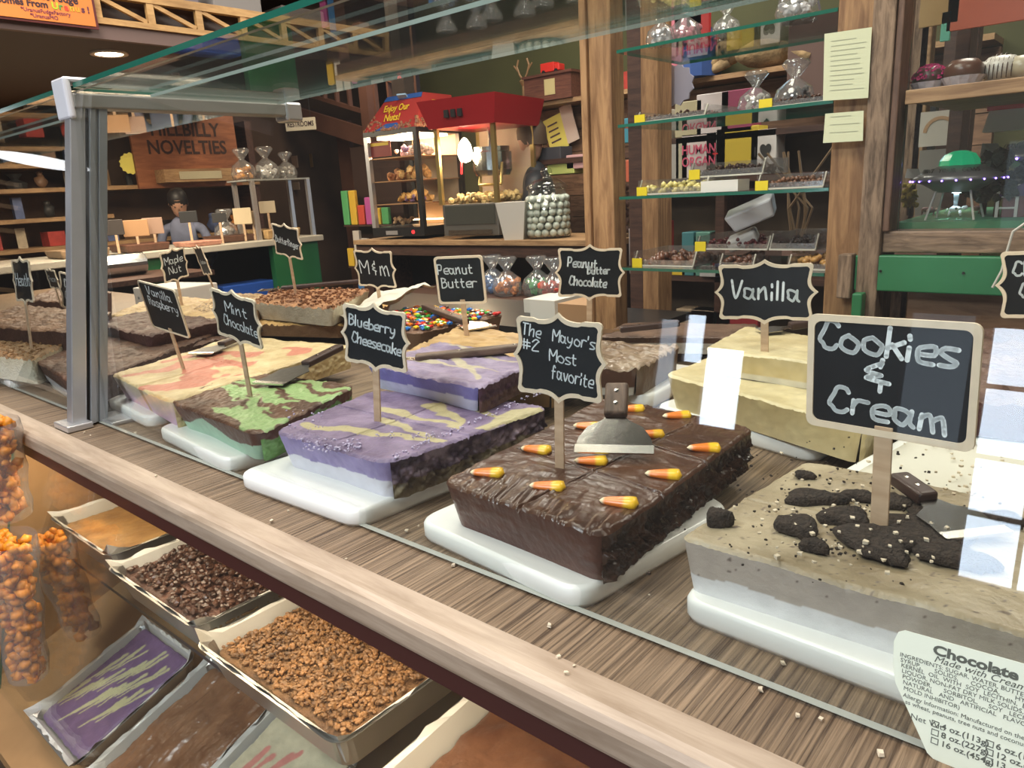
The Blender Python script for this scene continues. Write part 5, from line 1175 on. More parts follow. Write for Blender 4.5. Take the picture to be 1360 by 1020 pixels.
# popcorn machine
pm=thing('popcorn_machine','red topped popcorn machine with steel kettle and bright lamp','machine',(-3.03,3.34,.152),RC(10))
w2=.19;d2=.22;H=.50
B().box(-w2,w2,-d2,d2,.02,.20).make('base',mat('steel_grey_base',(.20,.19,.17),.3,metal=.6),pm,bevel=.004)
B().box(-w2+.02,w2-.02,-d2-.004,-d2,.085,.19).make('front_drawer',mat('dark_steel',(.10,.10,.085),.3,metal=.5),pm); B().box(-w2+.04,w2-.04,-d2-.012,-d2-.004,.03,.055).make('crumb_tray',STEEL,pm)
BRASS=mat('brass_post',(.45,.33,.13),.3,metal=.8)
for sx in(-1,1):
    for sy in(-1,1): B().box(sx*w2-.012,sx*w2+.012,sy*d2-.012,sy*d2+.012,.20,H+.14).make('frame_post',BRASS,pm)
for nm,q in (('front_glass',[(-w2,-d2,.2),(w2,-d2,.2),(w2,-d2,H+.13),(-w2,-d2,H+.13)]),('side_glass',[(w2,-d2,.2),(w2,d2,.2),(w2,d2,H+.13),(w2,-d2,H+.13)]),('side_glass',[(-w2,-d2,.2),(-w2,d2,.2),(-w2,d2,H+.13),(-w2,-d2,H+.13)])):
    B().add(q,[(0,1,2,3)]).make(nm,GLASS,pm)
B().box(-w2,w2,d2-.01,d2,.2,H+.13).make('back_panel',mat('warm_panel',(.55,.42,.30),.5),pm)
RED=mat('popcorn_machine_red',(.28,.012,.016),.28)
v=[(-w2-.03,-d2-.03,H+.12),(w2+.03,-d2-.03,H+.12),(w2+.03,d2+.03,H+.12),(-w2-.03,d2+.03,H+.12),(-w2-.08,-d2-.06,H+.27),(w2+.06,-d2-.06,H+.27),(w2+.06,d2+.06,H+.27),(-w2-.08,d2+.06,H+.27)]
B().add(v,[(0,3,2,1),(4,5,6,7),(0,1,5,4),(1,2,6,5),(2,3,7,6),(3,0,4,7)]).make('red_canopy',RED,pm)
for i in range(3): B().box(-.09+i*.045,-.062+i*.045,-.278,-.262,H+.17,H+.21).make('rocker_switch',BLACK,pm)
kt=B().lathe([(.0001,0),(.10,.0),(.115,.03),(.115,.13),(.105,.135),(.105,.16),(.0001,.165)],24).make('kettle',STEEL,pm,loc=(.05,-.02,.35)); 
B().rod((0,0,.16),(0,0,.34),.02,n=10).make('kettle_shaft',STEEL,kt); B().path([(-.11,0,.1),(-.20,-.02,.12),(-.21,-.02,.02)],.008).make('kettle_handle',mat('red_handle',(.5,.02,.03),.3),kt)
B().path([(.0,-.08,.36),(.0,-.1,.30),(.15,-.1,.30),(.15,-.08,.42)],.008).make('kettle_bracket',BRASS,pm)
lb=B().lathe([(.0001,-.07),(.03,-.06),(.045,-.02),(.035,.03),(.015,.06),(.0001,.07)],16).make('lamp_bulb',emis('bulb_glow',(1,.80,.55),30),pm,loc=(-.07,-.12,.50))
l=bpy.data.lights.new('popper_light','POINT'); l.energy=15; l.color=(1,.74,.48); l.shadow_soft_size=.06; lo=bpy.data.objects.new('popper_light',l); COL.objects.link(lo); lo.location=(-3.05,3.2,.62)
b=B()
for i in range(200): b.blob((R.uniform(-w2+.03,w2-.03),R.uniform(-d2+.03,d2-.04),.205+R.random()*.045),.017,i,.35,1)
o=b.make('popcorn_heap',mat('warm_popcorn',(.75,.52,.22),.6,var=.3,vs=50),pm); o['kind']='stuff'
# popcorn box (white paper carton)
pbx=thing('popcorn_carton','tall white paper popcorn carton standing between machine and gumball jar','carton',(-2.66,3.14,.152),RC(20))
B().box(-.085,.085,-.085,.085,0,.20,tx=.030,ty=.030).make('carton',mat('carton_white',(.62,.58,.52),.5),pbx)
# jars
def jar(label,loc,r,h,c,n,br,cname,grp):
    root=thing('glass_jar',label,'jar',loc,0,grp)
    B().lathe([(.0001,.004),(r*.9,.0),(r,.02),(r,h*.78),(r*.82,h*.88),(r*.80,h)],28).make('jar_glass',JARG,root,smooth=True)
    B().lathe([(r*.86,h-.004),(r*.9,h+.01),(r*.55,h+.045),(r*.16,h+.055),(r*.16,h+.065),(r*.26,h+.085),(r*.18,h+.105),(.0001,h+.11)],24).make('lid',JARG,root,smooth=True)
    b=B();R=random.Random(4)
    k=0;z=.012+br
    while z<h*.80 and k<n:
        for rr in (r-br-.004,r-3*br-.004,r-5*br-.004):
            if rr<0: continue
            m_=max(1,int(6.28*rr/(2.05*br))); ph=R.random()*6
            for i in range(m_): b.blob((rr*math.cos(ph+6.283*i/m_),rr*math.sin(ph+6.283*i/m_),z+R.uniform(-.1,.1)*br),br,k,.0 if cname=='gum' else .3,2 if cname=='gum' else 1); k+=1
        z+=br*1.75
    o=b.make('candies',mat('jarc_'+cname,c,.3,var=.35,vs=30),root,smooth=True); o['kind']='stuff'; return root
jar('glass jar of pale speckled gumballs with a glass lid beside the carton',(-2.50,3.22,.152),.125,.26,(.62,.66,.58),400,.020,'gum','glass jars on the snack counter')
jar('tall glass jar of pink brown wrapped candies partly behind the pine post',(-2.13,3.25,.152),.115,.34,(.30,.17,.14),300,.024,'wrap','glass jars on the snack counter')
# ================================================================ BACK WALL behind snack counter: shelf and planks
bs=thing('back_wall_shelf','wooden plank wall shelf behind the popcorn machine','shelf',(-2.9,4.0,.0))
def bw(b,name,m): o=b.make(name,m,bs); o.location=(2.9,-4.0,0); return o
bw(B().box(-3.35,-.6,3.82,4.05,.905,.93),'shelf_board',W_SHELF)
for i in range(8): bw(B().box(-3.30,-.6,4.0-.004*(i%2),4.05,.895-.135*(i+1)+.004,.895-.135*i),'plank',W_BACK)
p=VY(738,118,3.9); o=thing('wooden_chest','small dark wooden chest with a paper label on the back shelf','chest',(p.x+.02,3.9,.931),0); B().box(-.19,.17,-.1,.1,0,.14).make('chest_body',wood('chest_wood',(.07,.022,.014),(.14,.05,.03),scale=8),o); B().box(-.20,.18,-.11,.11,.14,.155).make('chest_lid',wood('chest_wood',(.1,.03,.02),(.2,.08,.04)),o); B().box(-.03,.05,-.102,-.1,.03,.12).make('chest_label',mat('yellowed_label',(.5,.42,.2),.6),o)
tk=thing('toy_truck','small red toy truck on top of the wooden chest','toy',(p.x+.0,3.88,1.088)); B().box(-.075,.03,-.03,.03,.012,.065).make('truck_box',mat('toy_red',(.6,.03,.02),.4),tk,bevel=.003); B().box(.03,.07,-.03,.03,.012,.052).make('truck_cab',mat('toy_red',(.6,.03,.02),.4),tk,bevel=.006)
for x in(-.05,.045): B().rod((x,-.034,.012),(x,.034,.012),.013,n=12).make('wheel',BLACK,tk)
p=VY(695,98,3.9); an=thing('antler_figure','twiggy antler shaped figurine on the back shelf above the popcorn machine','figurine',(p.x,3.9,.931)); b=B(); b.lathe([(.0001,0),(.03,0),(.012,.03),(.012,.12),(.03,.15),(.0001,.17)],10)
for s_ in(-1,1):
    b.path([(0,0,.15),(s_*.03,0,.19),(s_*.05,0,.24),(s_*.035,0,.28)],.006); b.path([(s_*.04,0,.21),(s_*.075,0,.25)],.005)
b.make('figure',mat('antler_tan',(.28,.16,.07),.6),an)
p=VY(718,132,3.88); o=B().rod((0,0,0),(0,.01,0),.028,n=16).make('round_magnet',mat('pale_disc',(.6,.6,.55),.4),loc=(p.x,3.86,.96)); tag(o,'small white round ornament on the back shelf edge','ornament')
p=VY(746,172,3.94); sgn=thing('comic_sign','tilted yellow and white printed sign on the plank wall','sign',p); sgn.rotation_euler=(0,RC(-16),0)
B().box(-.125,.02,0,.006,-.11,.10).make('yellow_panel',mat('yellow_sign',(.66,.60,.12),.5),sgn); B().box(.02,.11,0,.006,-.10,.13).make('figure_panel',mat('pale_pink_sign',(.60,.48,.42),.5),sgn)
b=B(); 
for i in range(4): b.box(-.10,-.02,-.002,0,.05-i*.035,.06-i*.035)
b.make('print_line',mat('dark_print',(.03,.01,.02),.5),sgn)
# counter goods behind jar
for i,(px,py,c,lab) in enumerate([(752,222,(.45,.5,.15),'green and white flat snack boxes'),(778,214,(.6,.35,.35),'pink snack boxes'),(735,205,(.05,.05,.06),'black box')]):
    p=VY(px,py,3.75); o=B().box(-.10,.10,-.06,.06,-.04,.04).make('snack_box',mat('snbx_%d'%i,c,.5),loc=(p.x,3.75,p.z),bevel=.004); tag(o,lab+' on the ledge behind the gumball jar','box')
o=B().box(-3.0,-1.9,3.68,3.85,.55,.58).make('back_ledge',W_DARK); o.data.transform(Matrix.Identity(4)); struct(o)
# ledge below with lolly bags, white boxes behind the deck
tb=thing('back_table','low table with flat boxes behind the display case','table',(-1.9,2.05,-.95)); B().box(-.75,.72,-.22,.25,.90,.925).make('table_top',BLACK,tb); 
for x in(-.7,.67): B().box(x-.02,x+.02,-.18,.2,0,.9).make('leg',BLACK,tb)
for i,(q,z0,z1,c,lab) in enumerate([([(700,405),(790,398),(790,385),(700,392)],-.02,.035,(.62,.60,.54),'flat white pizza style box on the table behind the case'),([(724,428),(782,430),(782,408),(724,408)],0,.03,(.38,.22,.11),'open brown cardboard box on the table behind the case'),([(672,425),(735,420),(735,405),(672,405)],0,.03,(.66,.64,.58),'white carton left of the brown cardboard box')]):
    a=G(*q[0],.0);b2_=G(*q[1],.0); cx=(a.x+b2_.x)/2
    o=B().box(-abs(b2_.x-a.x)/2,abs(b2_.x-a.x)/2,-.08,.08,0,.075 if i else .05).make('carton',mat('carton_%d'%i,c,.6),loc=(cx,[2.15,1.98,2.02][i],-.0249)); tag(o,lab,'box')
# ================================================================ WALL UNIT: posts, glass shelves, window display
YW=1.8
def post(name,x0,x1,y0,y1,z0,z1,m): return struct(B().box(x0,x1,y0,y1,z0,z1).make(name,m,bevel=.003))
post('post_pine',-1.235,-1.163,1.80,1.865,-.95,2.24,W_POST); post('post_plank',-1.258,-1.236,1.79,1.86,-.95,2.24,W_POST)
post('post_pine_right',-.576,-.500,1.79,1.90,-.95,2.24,W_POST); post('post_rough_right',-.500,-.455,1.77,1.90,-.95,2.24,W_ROUGH)
post('post_rear',-1.40,-1.335,2.35,2.45,-.95,2.24,W_POST)
post('post_rear_dark',-1.46,-1.405,2.36,2.45,-.95,2.24,W_DARK)
gsu=thing('glass_shelving','glass shelves between the pine posts holding chocolates','shelf',(-.85,2.0,-.95))
SZ=[.760,.572,.382,.186]
for z in SZ:
    o=glass_pane('glass_shelf',(-1.145,1.80,z-.008),(.565,0,0),(0,.36,0),(0,0,.008),gsu); o.location=(.85,-2.0,.95)
o=B().box(-1.14,-1.115,1.82,2.16,.99,1.0).make('shelf_bracket',STEEL,gsu); o.location=(.85,-2.0,.95)
for zz in (.93,): 
    o=glass_pane('glass_shelf',(-1.145,1.80,zz),(.565,0,0),(0,.36,0),(0,0,.008),gsu); o.location=(.85,-2.0,.95)
YTAG=mat('yellow_price_tag',(.80,.62,.02),.5)
CHOC=(.07,.028,.015)
def choc_tray(px,py,z,w,d,h,c,cname,label,r=.007,n=150,rz=0.,y=1.84,tagpx=True,lift=0):
    p=VY(px,py,y); root=thing('chocolate_tray',label,'tray',(p.x,y,z+.0005),rz,'clear trays of sweets on the glass shelves')
    b=B(); t=.002; b.box(0,w,0,d,0,t); b.box(0,t,0,d,0,h); b.box(w-t,w,0,d,0,h); b.box(0,w,d-t,d,0,h); b.box(0,w,-.001,.001,0,h*.45)
    b.make('clear_tray',PLASTIC,root)
    q=B(); q.box(-.001,w+.001,-.003,0,0,.004); q.beam((0,0,0),(0.0,.022,h),.003,.004); q.beam((w,0,0),(w,.022,h),.003,.004); q.make('tray_edge',mat('pale_plastic_edge',(.6,.57,.48),.4),root)
    b=B();R=random.Random(int(px))
    for i in range(n): 
        x=R.uniform(.006,w-.006); yy=R.uniform(.006,d-.006); b.blob((x,yy,.004+R.random()*h*.62*(.5+.5*math.sin(3.14*x/w))),r,i,.1,1)
    o=b.make('sweets',mat('sweet_'+cname,c,.25,var=.35,vs=60),root,smooth=True); o['kind']='stuff'
    if tagpx: B().box(-.002,.030,-.006,-.0035,-.004,.022).make('price_tag',YTAG,root)
    return root
choc_tray(845,170,SZ[1],.20,.2,.03,CHOC,'choc','clear tray of chocolate beads, upper left on the third glass shelf up',.004,260)
choc_tray(1010,148,SZ[1],.16,.2,.03,CHOC,'choc','clear tray of chocolate beads under the striped paper note, upper shelf right',.004,220)
choc_tray(848,265,SZ[2],.20,.2,.04,(.72,.62,.22),'gold','clear tray of yellow gold foil sweets on the middle glass shelf',.008,150)
choc_tray(1005,255,SZ[2],.16,.2,.035,(.16,.07,.035),'brown','clear tray of glossy brown nuts right on the middle glass shelf',.006,150)
choc_tray(917,236,SZ[2]+.038,.20,.18,.04,(.05,.02,.012),'dark','clear tray of dark chocolate beans stacked over the gold sweets',.005,230,y=1.90)
choc_tray(842,360,SZ[3],.185,.2,.04,(.14,.055,.03),'milk','clear tray of chocolate clusters left on the lowest glass shelf',.012,60)
choc_tray(925,338,SZ[3]+.042,.20,.2,.035,(.085,.010,.012),'cherry','clear tray of dark cherry sweets stacked on the lowest glass shelf',.006,230,y=1.90)
choc_tray(1022,340,SZ[3]+.042,.115,.2,.04,(.03,.015,.012),'black','clear tray of black sweets stacked right on the lowest glass shelf',.006,150,y=1.90,tagpx=False)
choc_tray(1046,365,SZ[3],.10,.2,.035,(.45,.24,.07),'caramel','clear tray of golden caramel sweets right end of the lowest glass shelf',.008,100,tagpx=False)
choc_tray(955,366,SZ[3],.09,.2,.035,(.12,.05,.03),'milk2','clear tray of chocolate pieces half hidden above the Vanilla sign',.010,50,tagpx=False)
def bagon(px,py,y,z,r,c,cname,lab): p=VY(px,py,y); return treat_bag(lab,(p.x,y,z),r,c,grp='sweet bags on the glass shelves',cname=cname)
bagon(878,60,1.88,SZ[0]+.001,.035,(.6,.6,.6),'clear','clear tied bag of white sweets at the left of the top glass shelf')
bagon(910,48,1.92,SZ[0]+.001,.040,(.60,.22,.26),'pinkb','pink tied bag of sweets on the top glass shelf')
bagon(965,35,1.95,SZ[0]+.001,.034,(.6,.55,.5),'paleb','pale bag of sweets in the middle of the top glass shelf')
bagon(1060,22,1.90,SZ[0]+.001,.045,(.62,.62,.62),'clear2','clear bag of silver sweets at the right of the top glass shelf')
bagon(1003,150,2.0,SZ[1]+.001,.040,(.55,.50,.45),'clear3','clear knotted bag of sweets behind the upper chocolate tray')
bagon(1055,140,2.0,SZ[1]+.001,.045,(.04,.03,.03),'darkb','dark bag of chocolates at the right of the upper shelf')
# white paper stack, tissue box
p=VY(957,254,1.83); o=B().box(-.05,.05,-.02,.05,0,.028).make('paper_stack',PAPERW,loc=(p.x+.005,1.83,SZ[2]+.001)); tag(o,'stack of white paper bags on the middle glass shelf','paper')
sc_=thing('white_scoop','white plastic scoop box tipped over the dark cherry sweets','scoop',VY(1000,285,1.95)); sc_.rotation_euler=(.25,RC(-22),.2)
B().box(-.065,.065,-.04,.04,-.02,.03,tx=.01,ty=.008).make('scoop_body',mat('scoop_white',(.66,.66,.68),.35),sc_,bevel=.006); B().box(-.09,-.01,-.03,.03,-.07,-.035).make('tissue',mat('tissue_grey',(.55,.53,.50),.8,bump=1.,bs=40),sc_,bevel=.008)
# notes taped to right post
def note(px4,y,lab,lines,seed=1):
    P=[VY(a,b_,y) for a,b_ in px4]; root=thing('taped_note',lab,'paper',P[3]); o=P[3]; v=[p-o for p in P]; v=v+[p+Vector((0,.001,0)) for p in v]
    B().add(v,[(0,1,2,3),(7,6,5,4),(0,4,5,1),(1,5,6,2),(2,6,7,3),(3,7,4,0)]).make('paper',mat('pale_yellow_paper',(.66,.68,.46),.6),root)
    b=B(); R=random.Random(seed)
    for i in range(lines):
        t=.12+.8*i/lines; L=R.uniform(.5,.8); a=(v[0].lerp(v[3],t)).lerp(v[1].lerp(v[2],t),.15); c_=(v[0].lerp(v[3],t)).lerp(v[1].lerp(v[2],t),.15+L)
        b.add([a+Vector((0,-.0006,0)),c_+Vector((0,-.0006,0)),c_+Vector((0,-.0006,-.0012)),a+Vector((0,-.0006,-.0012))],[(0,1,2,3)])
    b.make('print_line',mat('grey_print',(.35,.36,.26),.7),root); return root
note([(1095,45),(1158,36),(1153,130),(1093,134)],1.764,'large pale yellow typed sheet taped to the rough right post',11)
note([(1096,151),(1147,147),(1146,187),(1093,190)],1.764,'small pale yellow card taped below the larger sheet',3)
# goods on racks behind (Y ~ 3), seen through shelves
rk2=thing('goods_rack','dark wooden rack of boxed gag gifts behind the glass shelves','rack',(-1.9,3.3,-.95))
def rr(b,name,m): o=b.make(name,m,rk2); o.location=(1.9,-3.3,.95); return o
for z in (.60,.42,-.02,-.35): rr(B().box(-1.93,-.7,3.15,3.45,z-.025,z),'shelf_board',W_DARK)
rr(B().box(-1.93,-.7,3.45,3.5,-.95,.60),'back_panel',mat('rack_back',(.13,.085,.045),.7,var=.2))
for x in(-1.93,-1.5,-.73): rr(B().box(x,x+.04,3.15,3.45,-.95,.60),'upright',W_DARK)
def gag(px,py,w,h,c,lab,txt=None,tc=(.5,.03,.05),y=3.2,z=None,rz=0.):
    p=VY(px,py,y); root=thing('gift_box',lab,'box',(p.x,y,z if z is not None else p.z),rz,'boxed gag gifts on the rack'); B().box(-w/2,w/2,-.05,.05,0,h).make('box',mat('gb_%s'%('%02d%02d%02d'%tuple(int(k*99) for k in c)),c,.45),root,bevel=.003)
    if txt: text(txt,h*.30,mat('gb_ink_%d'%int(tc[0]*99),tc,.5),root,(0,-.052,h*.5),sx=.8,bold=.001,space=.9)
    return root
gz=.421
gag(935,192,.17,.19,(.62,.55,.53),'white Human Organ box with pink letters on the rack','HUMAN\nORGAN',(.55,.08,.15),z=gz)
gag(957,190,.09,.19,(.60,.57,.54),'white box with a red cross beside the Human Organ box','+',(.6,.02,.03),z=gz)
gag(985,190,.19,.20,(.66,.50,.05),'bright yellow box on the rack',None,z=gz)
gag(1020,188,.11,.18,(.70,.68,.66),'white I love box on the rack','I ♥',(.03,.03,.03),z=gz)
gag(912,192,.06,.18,(.42,.38,.26),'narrow olive box left of the Human Organ box',None,z=gz)
gag(903,200,.045,.16,(.35,.33,.30),'grey slim box at the left end of the rack row',None,z=gz)
uz=.601
gag(921,136,.13,.15,(.45,.40,.25),'olive gold box on top of the goods rack',None,z=uz)
gag(953,136,.15,.17,(.66,.60,.60),'white first aid box on top of the goods rack','+',(.6,.02,.03),z=uz)
gag(985,134,.14,.17,(.32,.06,.13),'dark magenta box on top of the goods rack',None,z=uz)
gag(852,142,.18,.11,(.05,.25,.33),'teal box on top of the goods rack behind the left tray',None,z=uz)
gag(875,140,.14,.13,(.6,.57,.52),'white crumpled pack beside the teal box',None,z=uz)
for i,(px,py,w,h,c,lab) in enumerate([(865,193,.16,.13,(.45,.40,.06),'yellow green toy box'),(850,195,.10,.10,(.55,.12,.06),'orange red tag card'),(975,222,.12,.06,(.10,.16,.40),'blue packet'),(955,222,.13,.05,(.45,.45,.45),'pale packet'),(998,218,.10,.08,(.12,.20,.45),'bright blue starry packet')]):
    gag(px,py,w,h,c,lab+' low on the goods rack',None,y=3.18,z=.421 if i<2 else -.019)
lz=-.019
for i,(px,c,lab,h) in enumerate([(920,(.05,.18,.20),'teal bottle',.2),(963,(.55,.04,.05),'red card pack',.17),(908,(.6,.4,.03),'yellow small pack',.10),(880,(.45,.05,.05),'red tall pack',.25),(850,(.28,.25,.25),'grey boxed figure',.22),(940,(.1,.25,.2),'green bottle',.2)]):
    gag(px,300,.07 if i else .06,h,c,lab+' on the low rack shelf behind the glass shelves',None,y=3.2,z=lz)
for i,(px,c,lab) in enumerate([(930,(.30,.22,.14),'brown carton'),(985,(.38,.04,.05),'dark red carton'),(950,(.36,.28,.2),'tan carton')]):
    gag(px,380,.2,.17,c,lab+' on the bottom rack shelf behind the glass shelves',None,y=3.2,z=-.349)
# plush cat, green cup, blue bag, on back wall shelf (z .93,Y 3.9)
def at(px,y,z): p=VY(px,100,y); return (p.x,y,z)
pc_=thing('stuffed_wildcat','tan stuffed wildcat figure lying on the back wall shelf','figure',at(1002,3.88,.931)); FUR=mat('tan_fur',(.36,.25,.13),.9,bump=2.,bs=60,var=.5,vs=25)
b=B(); b.blob((.07,0,.07),.085,1,.08,2,(2.2,.8,.8)); b.blob((-.13,-.02,.11),.075,2,.06,2,(1,.9,.95)); b.blob((-.21,-.03,.06),.045,3,.1,2,(1.2,.8,.8)); b.blob((.26,.0,.10),.05,5,.1,2,(1.4,.6,.9))
for s_ in(-1,1): b.rod((-.13+s_*.045,-.02,.16),(-.13+s_*.06,-.02,.215),.026,.002,8)
b.rod((-.12,-.04,.06),(-.24,-.06,.015),.03,.022,8); b.rod((.2,-.04,.06),(.3,-.06,.015),.03,.022,8); b.make('body',FUR,pc_,smooth=True)
e=B(); e.blob((-.155,-.082,.125),.009,1,0,1); e.blob((-.105,-.085,.125),.009,1,0,1); e.blob((-.131,-.094,.10),.010,1,0,1); e.make('face',BLACK,pc_)
o=B().lathe([(.0001,0),(.085,0),(.105,.24),(.0001,.24)],16).make('green_cup',mat('lime_plastic',(.15,.65,.03),.4),loc=at(862,3.85,.931)); tag(o,'bright lime green cup on the back wall shelf','cup')
o=B().lathe([(.0001,0),(.17,0),(.16,.18),(.10,.27),(.0001,.29)],18).make('blue_hat',mat('blue_felt',(.03,.08,.28),.8),loc=at(915,3.86,.931)); tag(o,'dark blue rounded hat on the back wall shelf','hat')
o=B().box(-.14,.14,-.01,.0,0,.42).make('hanging_panel',mat('brown_panel',(.10,.055,.045),.6),loc=at(1085,3.819,.70)); tag(o,'dark purple brown panel hanging behind the right shelves','panel')  # thin box for a plain dark panel, not cloth
o=B().prism([((1 if i%2 else .86)*.17*math.cos(i*math.pi/12),(1 if i%2 else .86)*.17*math.sin(i*math.pi/12)) for i in range(24)],0,.006).make('star_card',mat('lilac_card',(.45,.45,.58),.6),loc=VY(897,113,2.47)); o.scale=(.42,1,.42); tag(o,'pale lilac starburst card on the rear post','card')
for i,(px,c,lab,h,w) in enumerate([(853,(.55,.50,.12),'yellow smiling face toy',.14,.13),(857,(.60,.16,.08),'orange red toy card',.16,.10),(899,(.75,.22,.30),'pink ruler strip',.40,.05),(915,(.72,.30,.36),'pink pennant',.22,.12),(928,(.5,.03,.03),'red frame toy',.28,.10)]):
    p=VY(px,[30,52,30,15,15][i],3.0); o=B().box(-w/2,w/2,-.01,.01,-h/2,h/2).box(-.0012,.0012,-.0012,.0012,h/2,2.25-p.z).make('hanging_toy',mat('hang_%d'%i,c,.5),loc=p,bevel=.012); tag(o,lab+' hanging high behind the top glass shelf','toy','toys hanging behind the glass shelves')
R=random.Random(31)
for k in range(16):
    x=-2.5+k*.115
    clutter(x,3.9,.931,(lambda cn_,kd,k=k:'%s %s, %s on the back wall shelf behind the glass shelves'%(cn_,kd,ordn[k])),'goods on the back wall shelf',R,.10,(.06,.13)) if k not in(3,4,5,6,7,8,9,10,11,12) else None
# curtain of branches
br=thing('dried_branches','dried tan branches behind the right end of the glass shelves','branches',at(1075,2.6,.15)); b=B(); R=random.Random(8)
for i in range(8): a=Vector((R.uniform(-.03,.03),0,0)); b.path([a,a+Vector((R.uniform(-.05,.05),0,.15)),a+Vector((R.uniform(-.16,.12),R.uniform(-.05,.05),.34))],.004,5)
b.make('twigs',mat('twig_tan',(.16,.10,.05),.7),br); struct(B().box(-1.3,-.5,2.5,2.7,.12,.15).make('twig_ledge',W_DARK))
# ---------------- window display right
ZF=.285
post('trim_5',-.454,1.2,1.785,1.86,.237,.283,wood('rough_sawn_h',(.11,.07,.045),(.30,.20,.13),axis=0,scale=12,ratio=7,bump=.8))
post('trim_6',-.454,-.440,1.775,1.86,.283,2.24,wood('inner_frame_wood',(.10,.05,.03),(.20,.11,.07),axis=2,scale=12,ratio=7))
sf=thing('window_shelf','pine shelf in the right window holding candy apples','shelf',(.1,2.0,.562)); B().box(-.53,1.1,-.205,.30,-.012,.010).make('shelf_board',W_SHELF,sf,bevel=.002); B().box(-.53,1.1,-.215,-.205,-.018,.010).make('front_lip',W_SHELF,sf,bevel=.002)
bg=thing('scenery_base','green painted scenery board under the toy saucers','board',(.1,2.1,ZF)); B().box(-.55,1.1,-.24,.35,-.02,.012).make('board_top',mat('scenery_green',(.05,.20,.10),.7,var=.3,vs=20),bg)
o=glass_pane('window_2',(-.43,1.80,.283),(1.6,0,0),(0,0,.9),(0,.004,0),None); struct(o); o['label']='glass of the right display window'
gb=thing('green_board','green painted board across the wall below the display window','board',(-.1,1.80,.153)); B().box(-.405,1.3,-.028,-.002,0,.079).make('board_face',mat('bright_green_board',(.025,.185,.07),.4,var=.1,vs=10),gb,bevel=.003)
for x in(-.35,-.19,.0): B().rod((x,-.031,.045),(x,-.029,.045),.003,n=8).make('nail',BLACK,gb)
post('trim_7',-.537,-.507,1.755,1.79,.135,.235,W_ROUGH)
post('trim_8',-.498,-.476,1.74,1.77,-.95,.150,mat('bright_green_board',(.025,.185,.07),.4))
lwp=thing('plank_cladding','rough brown planks on the wall below the green board','cladding',(.3,1.85,-.95))
for i in range(9):
    z1=1.10-i*.125; o=B().box(-.70,.95,-.04-.004*(i%2),0,z1-.121,z1).make('plank',wood('cladding_wood',(.13,.065,.035),(.27,.15,.085),axis=0,scale=5,ratio=8),lwp,bevel=.002)
# saucer toy
def saucer(label,x,y,z0,s):
    r=thing('toy_saucer',label,'toy',(x,y,z0)); r.scale=(s,s,s)
    GM=mat('saucer_grey',(.20,.19,.20),.3,metal=.5)
    z=.085
    B().lathe([(.0001,z-.012),(.05,z-.010),(.085,z+.012),(.115,z+.022),(.118,z+.027),(.10,z+.040),(.050,z+.062),(.0001,z+.066)],36).make('saucer_body',GM,r,smooth=True)
    B().lathe([(.052,z+.060),(.050,z+.075),(.038,z+.092),(.018,z+.100),(.0001,z+.102)],10).make('green_dome',mat('green_dome',(.005,.28,.12),.12,emit=(.01,.7,.30),es=.30),r)
    for i in range(22):
        a=6.283*i/22; B().blob((.119*math.cos(a),.119*math.sin(a),z+.023),.0028,1,0,1).make('led',emis('violet_led',(.28,.15,1.0),9),r)
    for i in range(4):
        a=.75+i*math.pi/2; B().rod((.06*math.cos(a),.06*math.sin(a),z-.006),(.085*math.cos(a),.085*math.sin(a),0),.003,n=8).make('leg',mat('leg_white',(.55,.52,.48),.4),r)
    B().add([(-.095,-.03,z+.03),(-.125,-.05,z+.035),(-.128,-.02,z+.06),(-.10,-.01,z+.058),(-.09,-.02,z+.04)],[(0,1,2,3),(0,3,4)]).make('fin',ALU,r)
    B().lathe([(.0001,z-.014),(.012,z-.013)],12).make('beam_lamp',emis('beam_lamp',(.7,.9,1),16),r)
    for i,ch in enumerate('WE WANT YOUR COWS'):
        if ch==' ': continue
        a=-math.pi*.5+ (i-8)*.135-.35; o=text(ch,.017,BLACK,r,(.088*math.cos(a),.088*math.sin(a),z+.049),(RC(62),0,a+math.pi/2),name='lettering')
    return r
p=VY(1266,303,1.96); saucer('grey toy flying saucer with green dome and violet lights in the right window',p.x,1.96,ZF+.0125,.80)
p2_=VY(1385,280,2.25); saucer('second toy flying saucer farther back at the right edge of the window',p2_.x,2.30,ZF+.0125,1.15)
l=bpy.data.lights.new('saucer_beam','SPOT'); l.energy=.6; l.color=(.7,.9,1); l.spot_size=1.2; l.shadow_soft_size=.01; lo=bpy.data.objects.new('saucer_beam',l); COL.objects.link(lo); lo.location=(p.x,1.96,ZF+.068)
# cow
cw=thing('toy_cow','tiny white and black toy cow hanging in the saucer beam','toy',(p.x,1.96,ZF+.018)); COWW=mat('cow_white',(.75,.75,.75),.5)
b=B(); b.blob((0,0,.016),.008,1,.03,2,(1.9,.9,.9)); b.blob((.019,0,.019),.0052,2,.05,2,(1.3,.8,.9))
for x in(-.010,.010):
    for y in(-.004,.004): b.rod((x,y,.013),(x*1.2,y,0),.0022,.0016,6)
b.rod((-.015,0,.018),(-.02,0,.008),.001,n=5); b.make('cow_body',COWW,cw,smooth=True); b=B(); b.blob((.003,-.0065,.018),.0035,1,.1,1); b.blob((-.007,-.0065,.017),.003,2,.1,1); b.make('black_patch',BLACK,cw)
st_=B().rod((0,0,.024),(0,0,.052),.004,.006,8).make('beam_stand',mat('beam_stand',(.75,.85,.95),.2),cw)
